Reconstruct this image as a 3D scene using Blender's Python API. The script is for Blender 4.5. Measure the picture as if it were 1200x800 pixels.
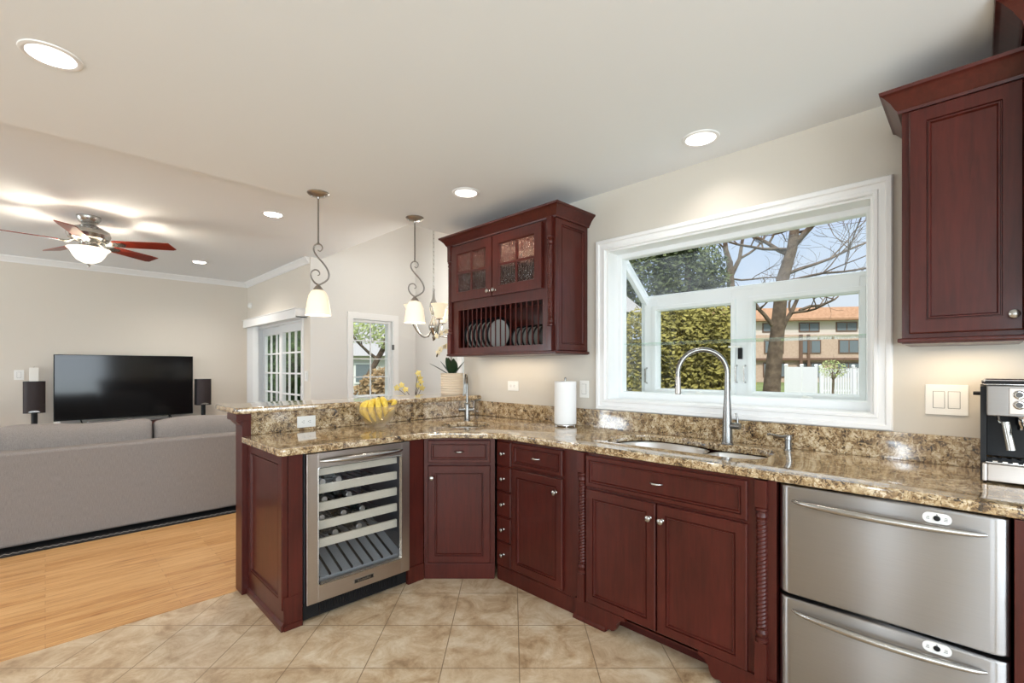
import bpy, bmesh, math, random
from mathutils import Vector, Matrix
random.seed(7)
for o in list(bpy.data.objects):
    bpy.data.objects.remove(o)
SC = bpy.context.scene
COL = SC.collection
PI = math.pi
R = math.radians

# ------------------------------------------------------------------ camera
cam = bpy.data.cameras.new('camera')
cam.sensor_width = 36.0
cam.lens = 547.0 / 1200.0 * 36.0
cam.shift_y = 31.0 / 1200.0
cam.clip_start = 0.02
cam.clip_end = 500
camo = bpy.data.objects.new('camera', cam)
camo.location = (0, 0, 1.31)
camo.rotation_euler = (PI / 2, 0, -PI / 4)
COL.objects.link(camo)
SC.camera = camo

# ------------------------------------------------------------------ light and exposure
SC.view_settings.view_transform = 'Standard'
SC.view_settings.look = 'None'
SC.view_settings.gamma = 1.0
SC.view_settings.use_curve_mapping = False
SC.view_settings.exposure = 0.28
SC.cycles.max_bounces = 10
SC.cycles.diffuse_bounces = 6
SC.cycles.transparent_max_bounces = 24
SC.cycles.sample_clamp_indirect = 6.0
SC.cycles.use_denoising = True

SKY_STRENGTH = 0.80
SUN_ENERGY = 2.2
FILL_W = 170.0      # base power of the fill lamps added behind the viewer
CAN_W = 3.6
PENDANT_W = 1.6
FAN_W = 105.0
CHANDELIER_W = 5.0

world = bpy.data.worlds.new('sky')
SC.world = world
world.use_nodes = True
wn, wl = world.node_tree.nodes, world.node_tree.links
bg = wn['Background']
tc = wn.new('ShaderNodeTexCoord')
sep = wn.new('ShaderNodeSeparateXYZ')
wl.new(tc.outputs['Generated'], sep.inputs[0])
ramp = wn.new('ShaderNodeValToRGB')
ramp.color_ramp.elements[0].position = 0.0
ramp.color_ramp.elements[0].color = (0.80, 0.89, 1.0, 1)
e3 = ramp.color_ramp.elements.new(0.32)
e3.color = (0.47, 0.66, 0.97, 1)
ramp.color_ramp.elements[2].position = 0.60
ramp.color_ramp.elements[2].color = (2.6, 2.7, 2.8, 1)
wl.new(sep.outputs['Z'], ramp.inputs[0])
wnz = wn.new('ShaderNodeTexNoise')
wnz.inputs['Scale'].default_value = 3.0
wnz.inputs['Detail'].default_value = 6
wl.new(tc.outputs['Generated'], wnz.inputs['Vector'])
wr2 = wn.new('ShaderNodeValToRGB')
wr2.color_ramp.elements[0].position = 0.42
wr2.color_ramp.elements[1].position = 0.75
wl.new(wnz.outputs['Fac'], wr2.inputs[0])
wmix = wn.new('ShaderNodeMixRGB')
wmix.inputs[2].default_value = (0.92, 0.95, 1.0, 1)
wl.new(wr2.outputs[0], wmix.inputs[0])
wl.new(ramp.outputs[0], wmix.inputs[1])
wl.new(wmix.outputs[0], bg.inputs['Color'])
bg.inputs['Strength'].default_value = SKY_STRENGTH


def light(name, kind, loc, energy, color=(1, 1, 1), parent=None, **kw):
    l = bpy.data.lights.new(name, kind)
    l.energy = energy
    l.color = color
    o = bpy.data.objects.new(name, l)
    o.location = loc
    for k, v in kw.items():
        if k == 'rot':
            o.rotation_euler = v
        else:
            setattr(l, k, v)
    COL.objects.link(o)
    if parent:
        o.parent = parent
    return o


def aim(o, d):
    o.rotation_euler = Vector(d).to_track_quat('-Z', 'Y').to_euler()


sun = light('sun', 'SUN', (0, 0, 20), SUN_ENERGY, (1, 0.95, 0.86), angle=R(1.0))
aim(sun, (0.55, 0.50, -0.75))
# area lamps added as unseen fill, set in openings behind the viewer
for nm, loc, d, sx, sy in (('fill_west', (-4.45, -1.5, 1.35), (1, 0, 0.25), 2.4, 1.9),
                           ('fill_south', (-0.9, -2.95, 1.35), (0, 1, 0.25), 4.4, 1.9),
                           ('fill_living', (-4.45, 6.9, 1.35), (1, -0.25, 0.75), 2.0, 1.9),
                           ('fill_strip', (-4.45, 0.90, 1.25), (1, 0, 0.0), 0.13, 1.9)):  # narrow strip lamp added for a highlight on the dishwasher
    a = light(nm, 'AREA', loc, FILL_W * {'fill_living': 0.6, 'fill_west': 0.45, 'fill_strip': 0.075}.get(nm, 1), (0.80, 0.91, 1.0), shape='RECTANGLE', size=sx, size_y=sy)
    aim(a, d)

# ------------------------------------------------------------------ helpers
def link(o, parent=None):
    COL.objects.link(o)
    if parent:
        o.parent = parent
    return o


class B:
    """collects shapes into one bmesh"""
    def __init__(s):
        s.bm = bmesh.new()
        s.bevelled = False

    def _xf(s, verts, m):
        if m is not None:
            for v in verts:
                v.co = m @ v.co

    def box(s, x0, x1, y0, y1, z0, z1, bev=0.0, seg=2, m=None):
        vs = [s.bm.verts.new((x, y, z)) for x in (x0, x1) for y in (y0, y1) for z in (z0, z1)]
        idx = [(0, 1, 3, 2), (4, 6, 7, 5), (0, 4, 5, 1), (2, 3, 7, 6), (0, 2, 6, 4), (1, 5, 7, 3)]
        fs = [s.bm.faces.new([vs[i] for i in f]) for f in idx]
        bmesh.ops.recalc_face_normals(s.bm, faces=fs)
        if bev > 0:
            s.bevelled = True
            es = list({e for f in fs for e in f.edges})
            r = bmesh.ops.bevel(s.bm, geom=es, offset=bev, segments=seg, affect='EDGES', profile=0.5)
            vs = list({v for f in r['faces'] for v in f.verts} | {v for v in vs if v.is_valid})
        s._xf(vs, m)
        return s

    def prism(s, poly, axis, a, b, m=None):
        """polygon extruded along axis; poly gives the two other coordinates in xyz order"""
        def mk(p, t):
            return {'x': (t, p[0], p[1]), 'y': (p[0], t, p[1]), 'z': (p[0], p[1], t)}[axis]
        v0 = [s.bm.verts.new(mk(p, a)) for p in poly]
        v1 = [s.bm.verts.new(mk(p, b)) for p in poly]
        n = len(poly)
        fs = [s.bm.faces.new(v0), s.bm.faces.new(list(reversed(v1)))]
        for i in range(n):
            fs.append(s.bm.faces.new((v0[i], v1[i], v1[(i + 1) % n], v0[(i + 1) % n])))
        bmesh.ops.recalc_face_normals(s.bm, faces=fs)
        s._xf(v0 + v1, m)
        return s

    def loft(s, rings, closed=True, cap0=True, cap1=True, m=None):
        """rings: lists of equally many points"""
        vr = [[s.bm.verts.new(p) for p in r] for r in rings]
        n = len(vr[0])
        fs = []
        for a, b in zip(vr[:-1], vr[1:]):
            for i in range(n if closed else n - 1):
                j = (i + 1) % n
                fs.append(s.bm.faces.new((a[i], a[j], b[j], b[i])))
        if cap0 and closed:
            fs.append(s.bm.faces.new(list(reversed(vr[0]))))
        if cap1 and closed:
            fs.append(s.bm.faces.new(vr[-1]))
        if closed:
            bmesh.ops.recalc_face_normals(s.bm, faces=fs)
        s._xf([v for r in vr for v in r], m)
        return s

    def lathe(s, prof, c=(0, 0, 0), n=32, axis='z', m=None, sx=1, sy=1, cap=(True, True)):
        rings = []
        for r, z in prof:
            ring = []
            for i in range(n):
                a = 2 * PI * i / n
                p = (r * math.cos(a) * sx, r * math.sin(a) * sy, z)
                if axis == 'x':
                    p = (p[2], p[0], p[1])
                elif axis == 'y':
                    p = (p[0], p[2], p[1])
                ring.append((p[0] + c[0], p[1] + c[1], p[2] + c[2]))
            rings.append(ring)
        s.loft(rings, True, cap[0] and prof[0][0] > 1e-6, cap[1] and prof[-1][0] > 1e-6, m)
        return s

    def tube(s, pts, rad, n=10, caps=True, m=None):
        pts = [Vector(p) for p in pts]
        if not isinstance(rad, (list, tuple)):
            rad = [rad] * len(pts)
        rings = []
        t0 = (pts[1] - pts[0]).normalized()
        ref = Vector((0, 0, 1)) if abs(t0.z) < 0.9 else Vector((1, 0, 0))
        u = t0.cross(ref).normalized()
        for i, p in enumerate(pts):
            if i == 0:
                t = t0
            elif i == len(pts) - 1:
                t = (pts[i] - pts[i - 1]).normalized()
            else:
                t = ((pts[i + 1] - p).normalized() + (p - pts[i - 1]).normalized())
                t = t.normalized() if t.length > 1e-6 else t0
            u = (u - t * u.dot(t))
            u = u.normalized() if u.length > 1e-6 else t.orthogonal().normalized()
            w = t.cross(u)
            rings.append([tuple(p + (u * math.cos(2 * PI * k / n) + w * math.sin(2 * PI * k / n)) * rad[i]) for k in range(n)])
        s.loft(rings, True, caps, caps, m)
        return s

    def rings_panel(s, x0, x1, z0, z1, yb, rings, m=None):
        """rectangular relief facing -y: rings are (inset, y) from the back edge inwards; ends in a flat field"""
        rr = []
        for ins, y in [(0, yb)] + rings:
            rr.append([(x0 + ins, y, z0 + ins), (x1 - ins, y, z0 + ins), (x1 - ins, y, z1 - ins), (x0 + ins, y, z1 - ins)])
        s.loft(rr, True, True, True, m)
        return s

    def sweep(s, prof, path, m=None, cap=True):
        """prof (out, z) swept along plan path with mitres; out points to the right of travel"""
        P = [Vector((p[0], p[1])) for p in path]
        rings = []
        for i, p in enumerate(P):
            d0 = (P[i] - P[i - 1]).normalized() if i > 0 else None
            d1 = (P[i + 1] - P[i]).normalized() if i < len(P) - 1 else None
            n0 = Vector((d0.y, -d0.x)) if d0 else None
            n1 = Vector((d1.y, -d1.x)) if d1 else None
            if n0 is None:
                nn = n1
            elif n1 is None:
                nn = n0
            else:
                nn = (n0 + n1)
                nn = nn / nn.dot(n0) if abs(nn.dot(n0)) > 1e-6 else n0
            rings.append([(p.x + nn.x * o, p.y + nn.y * o, z) for o, z in prof])
        s.loft(rings, True, cap, cap, m)
        return s

    def sphere(s, c, r, seg=16, sz=1.0, m=None):
        prof = [(r * math.sin(PI * i / (seg // 2)), -r * sz * math.cos(PI * i / (seg // 2))) for i in range(seg // 2 + 1)]
        prof[0] = (0, prof[0][1]); prof[-1] = (0, prof[-1][1])
        prof[0] = (1e-4, prof[0][1]); prof[-1] = (1e-4, prof[-1][1])
        return s.lathe(prof, c, seg, 'z', m)

    def mesh(s, name, mat, ang=38):
        bm = s.bm
        for f in bm.faces:
            f.smooth = True
        c = math.cos(R(ang))
        for e in bm.edges:
            if len(e.link_faces) == 2:
                a, b = e.link_faces
                if a.normal.length and b.normal.length and a.normal.dot(b.normal) < c:
                    e.smooth = False
        me = bpy.data.meshes.new(name)
        bm.normal_update()
        bm.to_mesh(me)
        bm.free()
        if mat:
            me.materials.append(mat)
        return me

    def flat(s, o):
        if s.bevelled:      # keep the large faces of bevelled boxes flat
            w = o.modifiers.new('weighted_normals', 'WEIGHTED_NORMAL')
            w.keep_sharp = True
            w.weight = 100

    def part(s, name, mat, parent, ang=38, label=None, kind=None):
        s.bm.normal_update()
        o = bpy.data.objects.new(name, s.mesh(name, mat, ang))
        s.flat(o)
        if label:
            o['label'] = label
        if kind:
            o['kind'] = kind
        return link(o, parent)

    def solo(s, name, mat, label=None, cat=None, group=None, kind=None, ang=38):
        """a top-level object in world coordinates; its origin goes to its base"""
        s.bm.normal_update()
        me = s.mesh(name, mat, ang)
        xs = [v.co for v in me.vertices]
        c = Vector(((min(v.x for v in xs) + max(v.x for v in xs)) / 2, (min(v.y for v in xs) + max(v.y for v in xs)) / 2, min(v.z for v in xs)))
        me.transform(Matrix.Translation(-c))
        o = bpy.data.objects.new(name, me)
        o.location = c
        s.flat(o)
        tag(o, label, cat, group, kind)
        return link(o)


def tag(o, label=None, cat=None, group=None, kind=None):
    if label: o['label'] = label
    if cat: o['category'] = cat
    if group: o['group'] = group
    if kind: o['kind'] = kind
    return o


def thing(name, label, cat, loc=(0, 0, 0), rz=0.0, group=None):
    o = bpy.data.objects.new(name, None)
    o.empty_display_size = 0.05
    o.location = loc
    o.rotation_euler = (0, 0, rz)
    tag(o, label, cat, group)
    return link(o)


def struct_root(name, loc=(0, 0, 0), rz=0.0):
    o = bpy.data.objects.new(name, None)
    o.location = loc
    o.rotation_euler = (0, 0, rz)
    o['kind'] = 'structure'
    return link(o)


def dup(o, loc, rz=None, label=None):
    def cp(a, par):
        c = a.copy()
        COL.objects.link(c)
        if par:
            c.parent = par
        for ch in [k for k in bpy.data.objects if k.parent == a]:
            cp(ch, c)
        return c
    r = cp(o, None)
    r.location = loc
    if rz is not None:
        r.rotation_euler = (0, 0, rz)
    if label:
        r['label'] = label
    return r


def slab_mesh(name, outer, holes, z0, z1, mat, bev=0.0, res=4):
    """flat slab with holes: 2-D curve, filled, converted to mesh"""
    cu = bpy.data.curves.new(name, 'CURVE')
    cu.dimensions = '2D'
    cu.fill_mode = 'BOTH'
    for loop in [outer] + holes:
        sp = cu.splines.new('POLY')
        sp.points.add(len(loop) - 1)
        for p, q in zip(sp.points, loop):
            p.co = (q[0], q[1], 0, 1)
        sp.use_cyclic_u = True
    cu.extrude = (z1 - z0) / 2 - bev
    cu.bevel_depth = bev
    cu.bevel_resolution = res
    cu.offset = -bev
    o = bpy.data.objects.new(name, cu)
    COL.objects.link(o)
    dg = bpy.context.evaluated_depsgraph_get()
    me = bpy.data.meshes.new_from_object(o.evaluated_get(dg))
    COL.objects.unlink(o)
    bpy.data.objects.remove(o)
    me.transform(Matrix.Translation((0, 0, (z0 + z1) / 2)))
    b = B()
    b.bm.from_mesh(me)
    bmesh.ops.remove_doubles(b.bm, verts=b.bm.verts, dist=1e-5)
    bpy.data.meshes.remove(me)
    return b


def text_mesh(body, size, depth=0.0004):
    cu = bpy.data.curves.new('lettering', 'FONT')
    cu.body = body
    cu.size = size
    cu.extrude = depth
    cu.align_x = 'CENTER'
    cu.align_y = 'CENTER'
    o = bpy.data.objects.new('lettering', cu)
    COL.objects.link(o)
    dg = bpy.context.evaluated_depsgraph_get()
    me = bpy.data.meshes.new_from_object(o.evaluated_get(dg))
    COL.objects.unlink(o)
    bpy.data.objects.remove(o)
    b = B()
    b.bm.from_mesh(me)
    bpy.data.meshes.remove(me)
    return b


def circle(cx, cy, r, n=32, r2=None, rot=0.0):
    r2 = r2 or r
    out = []
    for i in range(n):
        a = 2 * PI * i / n
        x, y = r * math.cos(a), r2 * math.sin(a)
        out.append((cx + x * math.cos(rot) - y * math.sin(rot), cy + x * math.sin(rot) + y * math.cos(rot)))
    return out


def rrect(x0, x1, y0, y1, r, n=6):
    out = []
    rs = r if isinstance(r, (list, tuple)) else [r] * 4
    for (cx, cy, a0, rr) in ((x1, y1, 0, rs[0]), (x0, y1, 90, rs[1]), (x0, y0, 180, rs[2]), (x1, y0, 270, rs[3])):
        ccx = cx - rr if cx == x1 else cx + rr
        ccy = cy - rr if cy == y1 else cy + rr
        for i in range(n + 1):
            a = R(a0 + 90 * i / n)
            out.append((ccx + rr * math.cos(a), ccy + rr * math.sin(a)))
    return out


# ------------------------------------------------------------------ materials
def mat(name, base=(0.8, 0.8, 0.8), rough=0.5, metal=0.0, spec=0.5, coat=0.0, emit=None, estr=0.0, trans=0.0, ior=1.45, alpha=1.0, sss=0.0):
    m = bpy.data.materials.new(name)
    m.use_nodes = True
    p = m.node_tree.nodes['Principled BSDF']
    p.inputs['Base Color'].default_value = (*base, 1)
    p.inputs['Roughness'].default_value = rough
    p.inputs['Metallic'].default_value = metal
    p.inputs['Specular IOR Level'].default_value = spec
    p.inputs['Coat Weight'].default_value = coat
    p.inputs['Coat Roughness'].default_value = 0.12
    p.inputs['Transmission Weight'].default_value = trans
    p.inputs['IOR'].default_value = ior
    if emit:
        p.inputs['Emission Color'].default_value = (*emit, 1)
        p.inputs['Emission Strength'].default_value = estr
    return m


class N:
    """node shorthand for one material"""
    def __init__(s, m):
        s.t = m.node_tree
        s.p = s.t.nodes['Principled BSDF']

    def new(s, typ, **kw):
        n = s.t.nodes.new('ShaderNode' + typ)
        for k, v in kw.items():
            if k in n.inputs:
                n.inputs[k].default_value = v
            else:
                setattr(n, k, v)
        return n

    def l(s, a, b):
        s.t.links.new(a, b)

    def coord(s, scale=(1, 1, 1), rot=(0, 0, 0), loc=(0, 0, 0), obj=True):
        c = s.new('TexCoord') if obj else s.new('NewGeometry')
        mp = s.new('Mapping')
        mp.inputs['Scale'].default_value = scale
        mp.inputs['Rotation'].default_value = rot
        mp.inputs['Location'].default_value = loc
        s.l(c.outputs['Object'] if obj else c.outputs['Position'], mp.inputs['Vector'])
        return mp.outputs[0]

    def noise(s, vec, scale, detail=4, rough=0.55, dist=0.0):
        n = s.new('TexNoise')
        n.inputs['Scale'].default_value = scale
        n.inputs['Detail'].default_value = detail
        n.inputs['Roughness'].default_value = rough
        n.inputs['Distortion'].default_value = dist
        s.l(vec, n.inputs['Vector'])
        return n.outputs['Fac']

    def ramp(s, fac, stops, interp='LINEAR'):
        r = s.new('ValToRGB')
        cr = r.color_ramp
        cr.interpolation = interp
        while len(cr.elements) < len(stops):
            cr.elements.new(0.5)
        for e, (pos, c) in zip(cr.elements, stops):
            e.position = pos
            e.color = (*c, 1)
        s.l(fac, r.inputs[0])
        return r.outputs[0]

    def mix(s, fac, a, b, mode='MIX'):
        n = s.new('MixRGB', blend_type=mode)
        for v, i in ((fac, 0), (a, 1), (b, 2)):
            if isinstance(v, (int, float)):
                n.inputs[i].default_value = v
            elif isinstance(v, tuple):
                n.inputs[i].default_value = (*v, 1)
            else:
                s.l(v, n.inputs[i])
        return n.outputs[0]

    def bump(s, h, strength=0.2, dist=0.01):
        b = s.new('Bump')
        b.inputs['Strength'].default_value = strength
        b.inputs['Distance'].default_value = dist
        s.l(h, b.inputs['Height'])
        s.l(b.outputs[0], s.p.inputs['Normal'])


def M_wood(name, dark, light_, rough=0.32, scale=(9, 9, 0.8)):
    m = mat(name, light_, rough, spec=0.3, coat=0.18)
    n = N(m)
    v = n.coord(scale)
    f = n.noise(v, 6.0, 6, 0.6, 0.8)
    f2 = n.noise(n.coord((2, 2, 1.2)), 2.2, 3)
    c = n.ramp(f, [(0.3, dark), (0.7, light_)])
    c2 = n.mix(n.ramp(f2, [(0.35, (0, 0, 0)), (0.75, (0.35, 0.35, 0.35))]), c, tuple(min(1, k * 1.7) for k in light_))
    n.l(c2, n.p.inputs['Base Color'])
    n.bump(f, 0.03, 0.002)
    return m


M = {}
M['cherry'] = M_wood('cherry_wood', (0.038, 0.0064, 0.0044), (0.072, 0.0122, 0.0082))
M['cherry_dark'] = M_wood('dark_cherry', (0.034, 0.006, 0.005), (0.058, 0.010, 0.008))
M['console'] = M_wood('mahogany', (0.05, 0.012, 0.01), (0.10, 0.03, 0.022))
M['fanwood'] = M_wood('fan_blade_wood', (0.13, 0.012, 0.006), (0.24, 0.026, 0.012), 0.3, (1.2, 6, 6))

# granite
m = mat('granite', (0.5, 0.4, 0.25), 0.09, spec=1.0, coat=0.7)
m.node_tree.nodes['Principled BSDF'].inputs['Coat Roughness'].default_value = 0.06
n = N(m)
v = n.coord()
vo = n.new('TexVoronoi')
vo.inputs['Scale'].default_value = 125
warp = n.new('TexNoise'); warp.inputs['Scale'].default_value = 28; warp.inputs['Detail'].default_value = 3
n.l(v, warp.inputs['Vector'])
addv = n.new('MixRGB', blend_type='LINEAR_LIGHT'); addv.inputs[0].default_value = 0.035
n.l(v, addv.inputs[1]); n.l(warp.outputs['Color'], addv.inputs[2])
n.l(addv.outputs[0], vo.inputs['Vector'])
sepc = n.new('SeparateColor'); n.l(vo.outputs['Color'], sepc.inputs[0])
big = n.noise(v, 22, 5, 0.65)
fac = n.mix(0.5, n.ramp(big, [(0.33, (0, 0, 0)), (0.67, (1, 1, 1))]), sepc.outputs[0])
col = n.ramp(fac, [(0.09, (0.022, 0.015, 0.010)), (0.24, (0.085, 0.05, 0.026)), (0.41, (0.27, 0.165, 0.075)), (0.60, (0.47, 0.34, 0.185)), (0.86, (0.70, 0.59, 0.42))])
sp = n.noise(v, 210, 2)
col = n.mix(n.ramp(sp, [(0.62, (0, 0, 0)), (0.70, (0.75, 0.75, 0.75))]), col, (0.04, 0.028, 0.02))
n.l(col, n.p.inputs['Base Color'])
M['granite'] = m


def M_paint(name, c, rough=0.75):
    m = mat(name, c, rough, spec=0.25)
    n = N(m)
    f = n.noise(n.coord(), 160, 3)
    n.bump(f, 0.03, 0.002)
    return m


M['wall'] = M_paint('beige_wall_paint', (0.605, 0.565, 0.505))
M['wall_living'] = M_paint('wall_paint_lightened', (0.72, 0.665, 0.59))  # kitchen wall paint lightened, standing in for light missing in the living room
M['wall_nook'] = M_paint('cream_wall_paint', (0.72, 0.71, 0.69))
M['ceiling'] = M_paint('ceiling_paint', (0.80, 0.825, 0.85), 0.9)
M['trim'] = mat('white_trim_paint', (0.83, 0.83, 0.83), 0.35)
M['vinyl'] = mat('white_vinyl', (0.80, 0.82, 0.83), 0.4)
M['plastic_white'] = mat('white_plastic', (0.82, 0.81, 0.78), 0.35)
M['plastic_grey'] = mat('grey_slot', (0.12, 0.12, 0.12), 0.6)  # dark grey for slots, grilles, dials and marks
M['black'] = mat('black_plastic', (0.009, 0.009, 0.010), 0.4, spec=0.3)
M['black_gloss'] = mat('glossy_black', (0.006, 0.006, 0.007), 0.12)
M['screen'] = mat('television_glass', (0.006, 0.006, 0.0065), 0.10, spec=0.5)
M['nickel'] = mat('brushed_nickel', (0.46, 0.45, 0.43), 0.27, 1.0)
M['nickel_dark'] = mat('antique_nickel', (0.47, 0.44, 0.41), 0.30, 1.0)
M['faucet_nickel'] = mat('satin_faucet_nickel', (0.25, 0.245, 0.235), 0.27, 1.0)
M['scroll_metal'] = mat('dark_scroll_nickel', (0.27, 0.25, 0.23), 0.32, 1.0)
M['chrome'] = mat('chrome', (0.8, 0.8, 0.8), 0.08, 1.0)
M['candle'] = mat('white_wax', (0.85, 0.83, 0.78), 0.5)
M['paper'] = mat('white_paper', (0.86, 0.86, 0.86), 0.9)
M['leaf_dark'] = mat('dark_leaf', (0.012, 0.035, 0.014), 0.35)
M['petal'] = mat('cream_petal', (0.85, 0.74, 0.50), 0.6)
M['petal_yellow'] = mat('yellow_petal', (0.80, 0.66, 0.22), 0.6)
M['stem'] = mat('brown_stem', (0.09, 0.06, 0.03), 0.6)
M['plate'] = mat('pewter_plate_glaze', (0.62, 0.62, 0.58), 0.22)
M['plate_rim'] = mat('black_plate_rim', (0.008, 0.008, 0.009), 0.5, spec=0.2)
M['rug'] = mat('dark_rug', (0.02, 0.019, 0.02), 0.95)
M['rug_light'] = mat('light_rug_zigzag', (0.32, 0.30, 0.29), 0.95)
M['shade'] = mat('frosted_glass_shade', (0.80, 0.72, 0.58), 0.4, emit=(1.0, 0.84, 0.58), estr=0.42)
M['bowl_shade'] = mat('fan_bowl_glass', (0.95, 0.9, 0.82), 0.4, emit=(1.0, 0.90, 0.75), estr=1.1)
M['bulb'] = mat('lit_lens', (1, 1, 1), 0.5, emit=(1.0, 0.97, 0.9), estr=3.0)
M['beech'] = mat('pale_wood_shelf', (0.70, 0.63, 0.51), 0.45)
M['fridge_in'] = mat('fridge_interior', (0.06, 0.06, 0.065), 0.5)
M['fridge_grey'] = mat('fridge_grey_tray', (0.30, 0.31, 0.32), 0.4)
M['bottle'] = mat('dark_bottle_glass', (0.01, 0.016, 0.014), 0.08)
M['foil'] = mat('silver_foil', (0.65, 0.65, 0.66), 0.3, 1.0)
M['espresso'] = mat('espresso_brown', (0.022, 0.012, 0.012), 0.55)

# sofa cloth
m = mat('taupe_sofa_fabric', (0.33, 0.30, 0.285), 0.95, spec=0.15)
n = N(m)
v = n.coord((1, 1, 1))
f = n.noise(v, 260, 3, 0.7)
f2 = n.noise(n.coord((30, 30, 2)), 12, 3)
ff = n.mix(0.4, f, f2)
n.l(n.ramp(ff, [(0.32, (0.19, 0.170, 0.162)), (0.68, (0.315, 0.29, 0.276))]), n.p.inputs['Base Color'])
n.bump(f, 0.25, 0.002)
M['sofa'] = m

# stainless steel
def M_steel(name, base, rough, aniso=0.7):
    m = mat(name, base, rough, 1.0)
    n = N(m)
    n.p.inputs['Anisotropic'].default_value = aniso
    t = n.new('Tangent', direction_type='RADIAL', axis='Z')
    n.l(t.outputs[0], n.p.inputs['Tangent'])
    n.p.inputs['Anisotropic Rotation'].default_value = 0.25
    f = n.noise(n.coord((1.2, 1.2, 160)), 6, 3)
    n.l(n.ramp(f, [(0.3, tuple(k * 0.93 for k in base)), (0.7, base)]), n.p.inputs['Base Color'])
    return m


M['steel'] = M_steel('stainless_steel', (0.43, 0.42, 0.42), 0.34, 1.0)
M['steel_bowl'] = mat('sink_steel', (0.66, 0.66, 0.66), 0.3, 1.0)
M['steel_warm'] = M_steel('warm_stainless_steel', (0.52, 0.47, 0.43), 0.28)

# banana
m = mat('banana_skin', (0.75, 0.52, 0.05), 0.5)
n = N(m)
f = n.noise(n.coord(), 60, 4)
n.l(n.ramp(f, [(0.30, (0.22, 0.12, 0.02)), (0.40, (0.72, 0.50, 0.06)), (0.7, (0.86, 0.65, 0.12))]), n.p.inputs['Base Color'])
M['banana'] = m
M['banana_tip'] = mat('banana_tip', (0.06, 0.045, 0.02), 0.7)

# pot
m = mat('ribbed_cream_pot', (0.66, 0.56, 0.44), 0.7)
M['pot'] = m


def M_glass(name, tint=(1, 1, 1), gloss=0.06, rough=0.01, haze=0.0, bump=None):
    m = bpy.data.materials.new(name)
    m.use_nodes = True
    t = m.node_tree
    t.nodes.clear()
    out = t.nodes.new('ShaderNodeOutputMaterial')
    tr = t.nodes.new('ShaderNodeBsdfTransparent')
    tr.inputs[0].default_value = (*tint, 1)
    gl = t.nodes.new('ShaderNodeBsdfGlossy')
    gl.inputs['Roughness'].default_value = rough
    lw = t.nodes.new('ShaderNodeFresnel')
    lw.inputs[0].default_value = 1.45
    ad = t.nodes.new('ShaderNodeMath')
    ad.operation = 'MULTIPLY_ADD'
    ad.inputs[1].default_value = 0.8
    ad.inputs[2].default_value = gloss
    t.links.new(lw.outputs[0], ad.inputs[0])
    gm = t.nodes.new('ShaderNodeNewGeometry')      # mirror only on the outer faces of a pane
    fr = t.nodes.new('ShaderNodeMath')
    fr.operation = 'SUBTRACT'
    fr.inputs[0].default_value = 1.0
    t.links.new(gm.outputs['Backfacing'], fr.inputs[1])
    ml = t.nodes.new('ShaderNodeMath')
    ml.operation = 'MULTIPLY'
    t.links.new(ad.outputs[0], ml.inputs[0])
    t.links.new(fr.outputs[0], ml.inputs[1])
    ad = ml
    mx = t.nodes.new('ShaderNodeMixShader')
    t.links.new(ad.outputs[0], mx.inputs[0])
    t.links.new(tr.outputs[0], mx.inputs[1])
    t.links.new(gl.outputs[0], mx.inputs[2])
    last = mx
    if haze > 0:
        df = t.nodes.new('ShaderNodeBsdfTranslucent')
        df.inputs[0].default_value = (0.9, 0.93, 0.95, 1)
        m2 = t.nodes.new('ShaderNodeMixShader')
        tcn = t.nodes.new('ShaderNodeTexCoord')
        nz = t.nodes.new('ShaderNodeTexNoise')
        nz.inputs['Scale'].default_value = 5
        nz.inputs['Detail'].default_value = 6
        t.links.new(tcn.outputs['Object'], nz.inputs['Vector'])
        mr = t.nodes.new('ShaderNodeMapRange')
        mr.inputs[1].default_value = 0.3; mr.inputs[2].default_value = 0.7
        mr.inputs[3].default_value = haze * 0.3; mr.inputs[4].default_value = haze * 1.7
        t.links.new(nz.outputs['Fac'], mr.inputs[0])
        t.links.new(mr.outputs[0], m2.inputs[0])
        t.links.new(mx.outputs[0], m2.inputs[1])
        t.links.new(df.outputs[0], m2.inputs[2])
        last = m2
    if bump:
        tcn = t.nodes.new('ShaderNodeTexCoord')
        mp = t.nodes.new('ShaderNodeMapping')
        mp.inputs['Scale'].default_value = bump[0]
        nz = t.nodes.new('ShaderNodeTexNoise')
        nz.inputs['Scale'].default_value = bump[1]
        nz.inputs['Detail'].default_value = 2
        bp = t.nodes.new('ShaderNodeBump')
        bp.inputs['Strength'].default_value = 1.0
        bp.inputs['Distance'].default_value = bump[2]
        t.links.new(tcn.outputs['Object'], mp.inputs[0])
        t.links.new(mp.outputs[0], nz.inputs['Vector'])
        t.links.new(nz.outputs['Fac'], bp.inputs['Height'])
        t.links.new(bp.outputs[0], gl.inputs['Normal'])
    t.links.new(last.outputs[0], out.inputs['Surface'])
    return m


M['glass'] = M_glass('window_glass', (0.97, 0.985, 0.98), 0.0)
M['glass_roof'] = M_glass('dusty_roof_glass', (0.97, 0.985, 0.985), 0.0, haze=0.03)
M['glass_shelf'] = M_glass('green_edge_glass', (0.86, 0.95, 0.90), 0.03, haze=0.06)
m = bpy.data.materials.new('rain_glass')
m.use_nodes = True
n = N(m)
n.p.inputs['Base Color'].default_value = (0.97, 0.93, 0.88, 1)
n.p.inputs['Transmission Weight'].default_value = 1.0
n.p.inputs['Roughness'].default_value = 0.04
n.p.inputs['IOR'].default_value = 1.35
f = n.noise(n.coord((70, 70, 7)), 1.6, 2, 0.5, 0.4)
n.bump(f, 1.0, 0.012)
M['glass_rain'] = m
M['glass_fridge'] = M_glass('tinted_fridge_glass', (0.90, 0.91, 0.92), 0.03)
M['glass_bowl'] = M_glass('amber_glass', (0.97, 0.93, 0.84), 0.04, haze=0.2)

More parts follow.
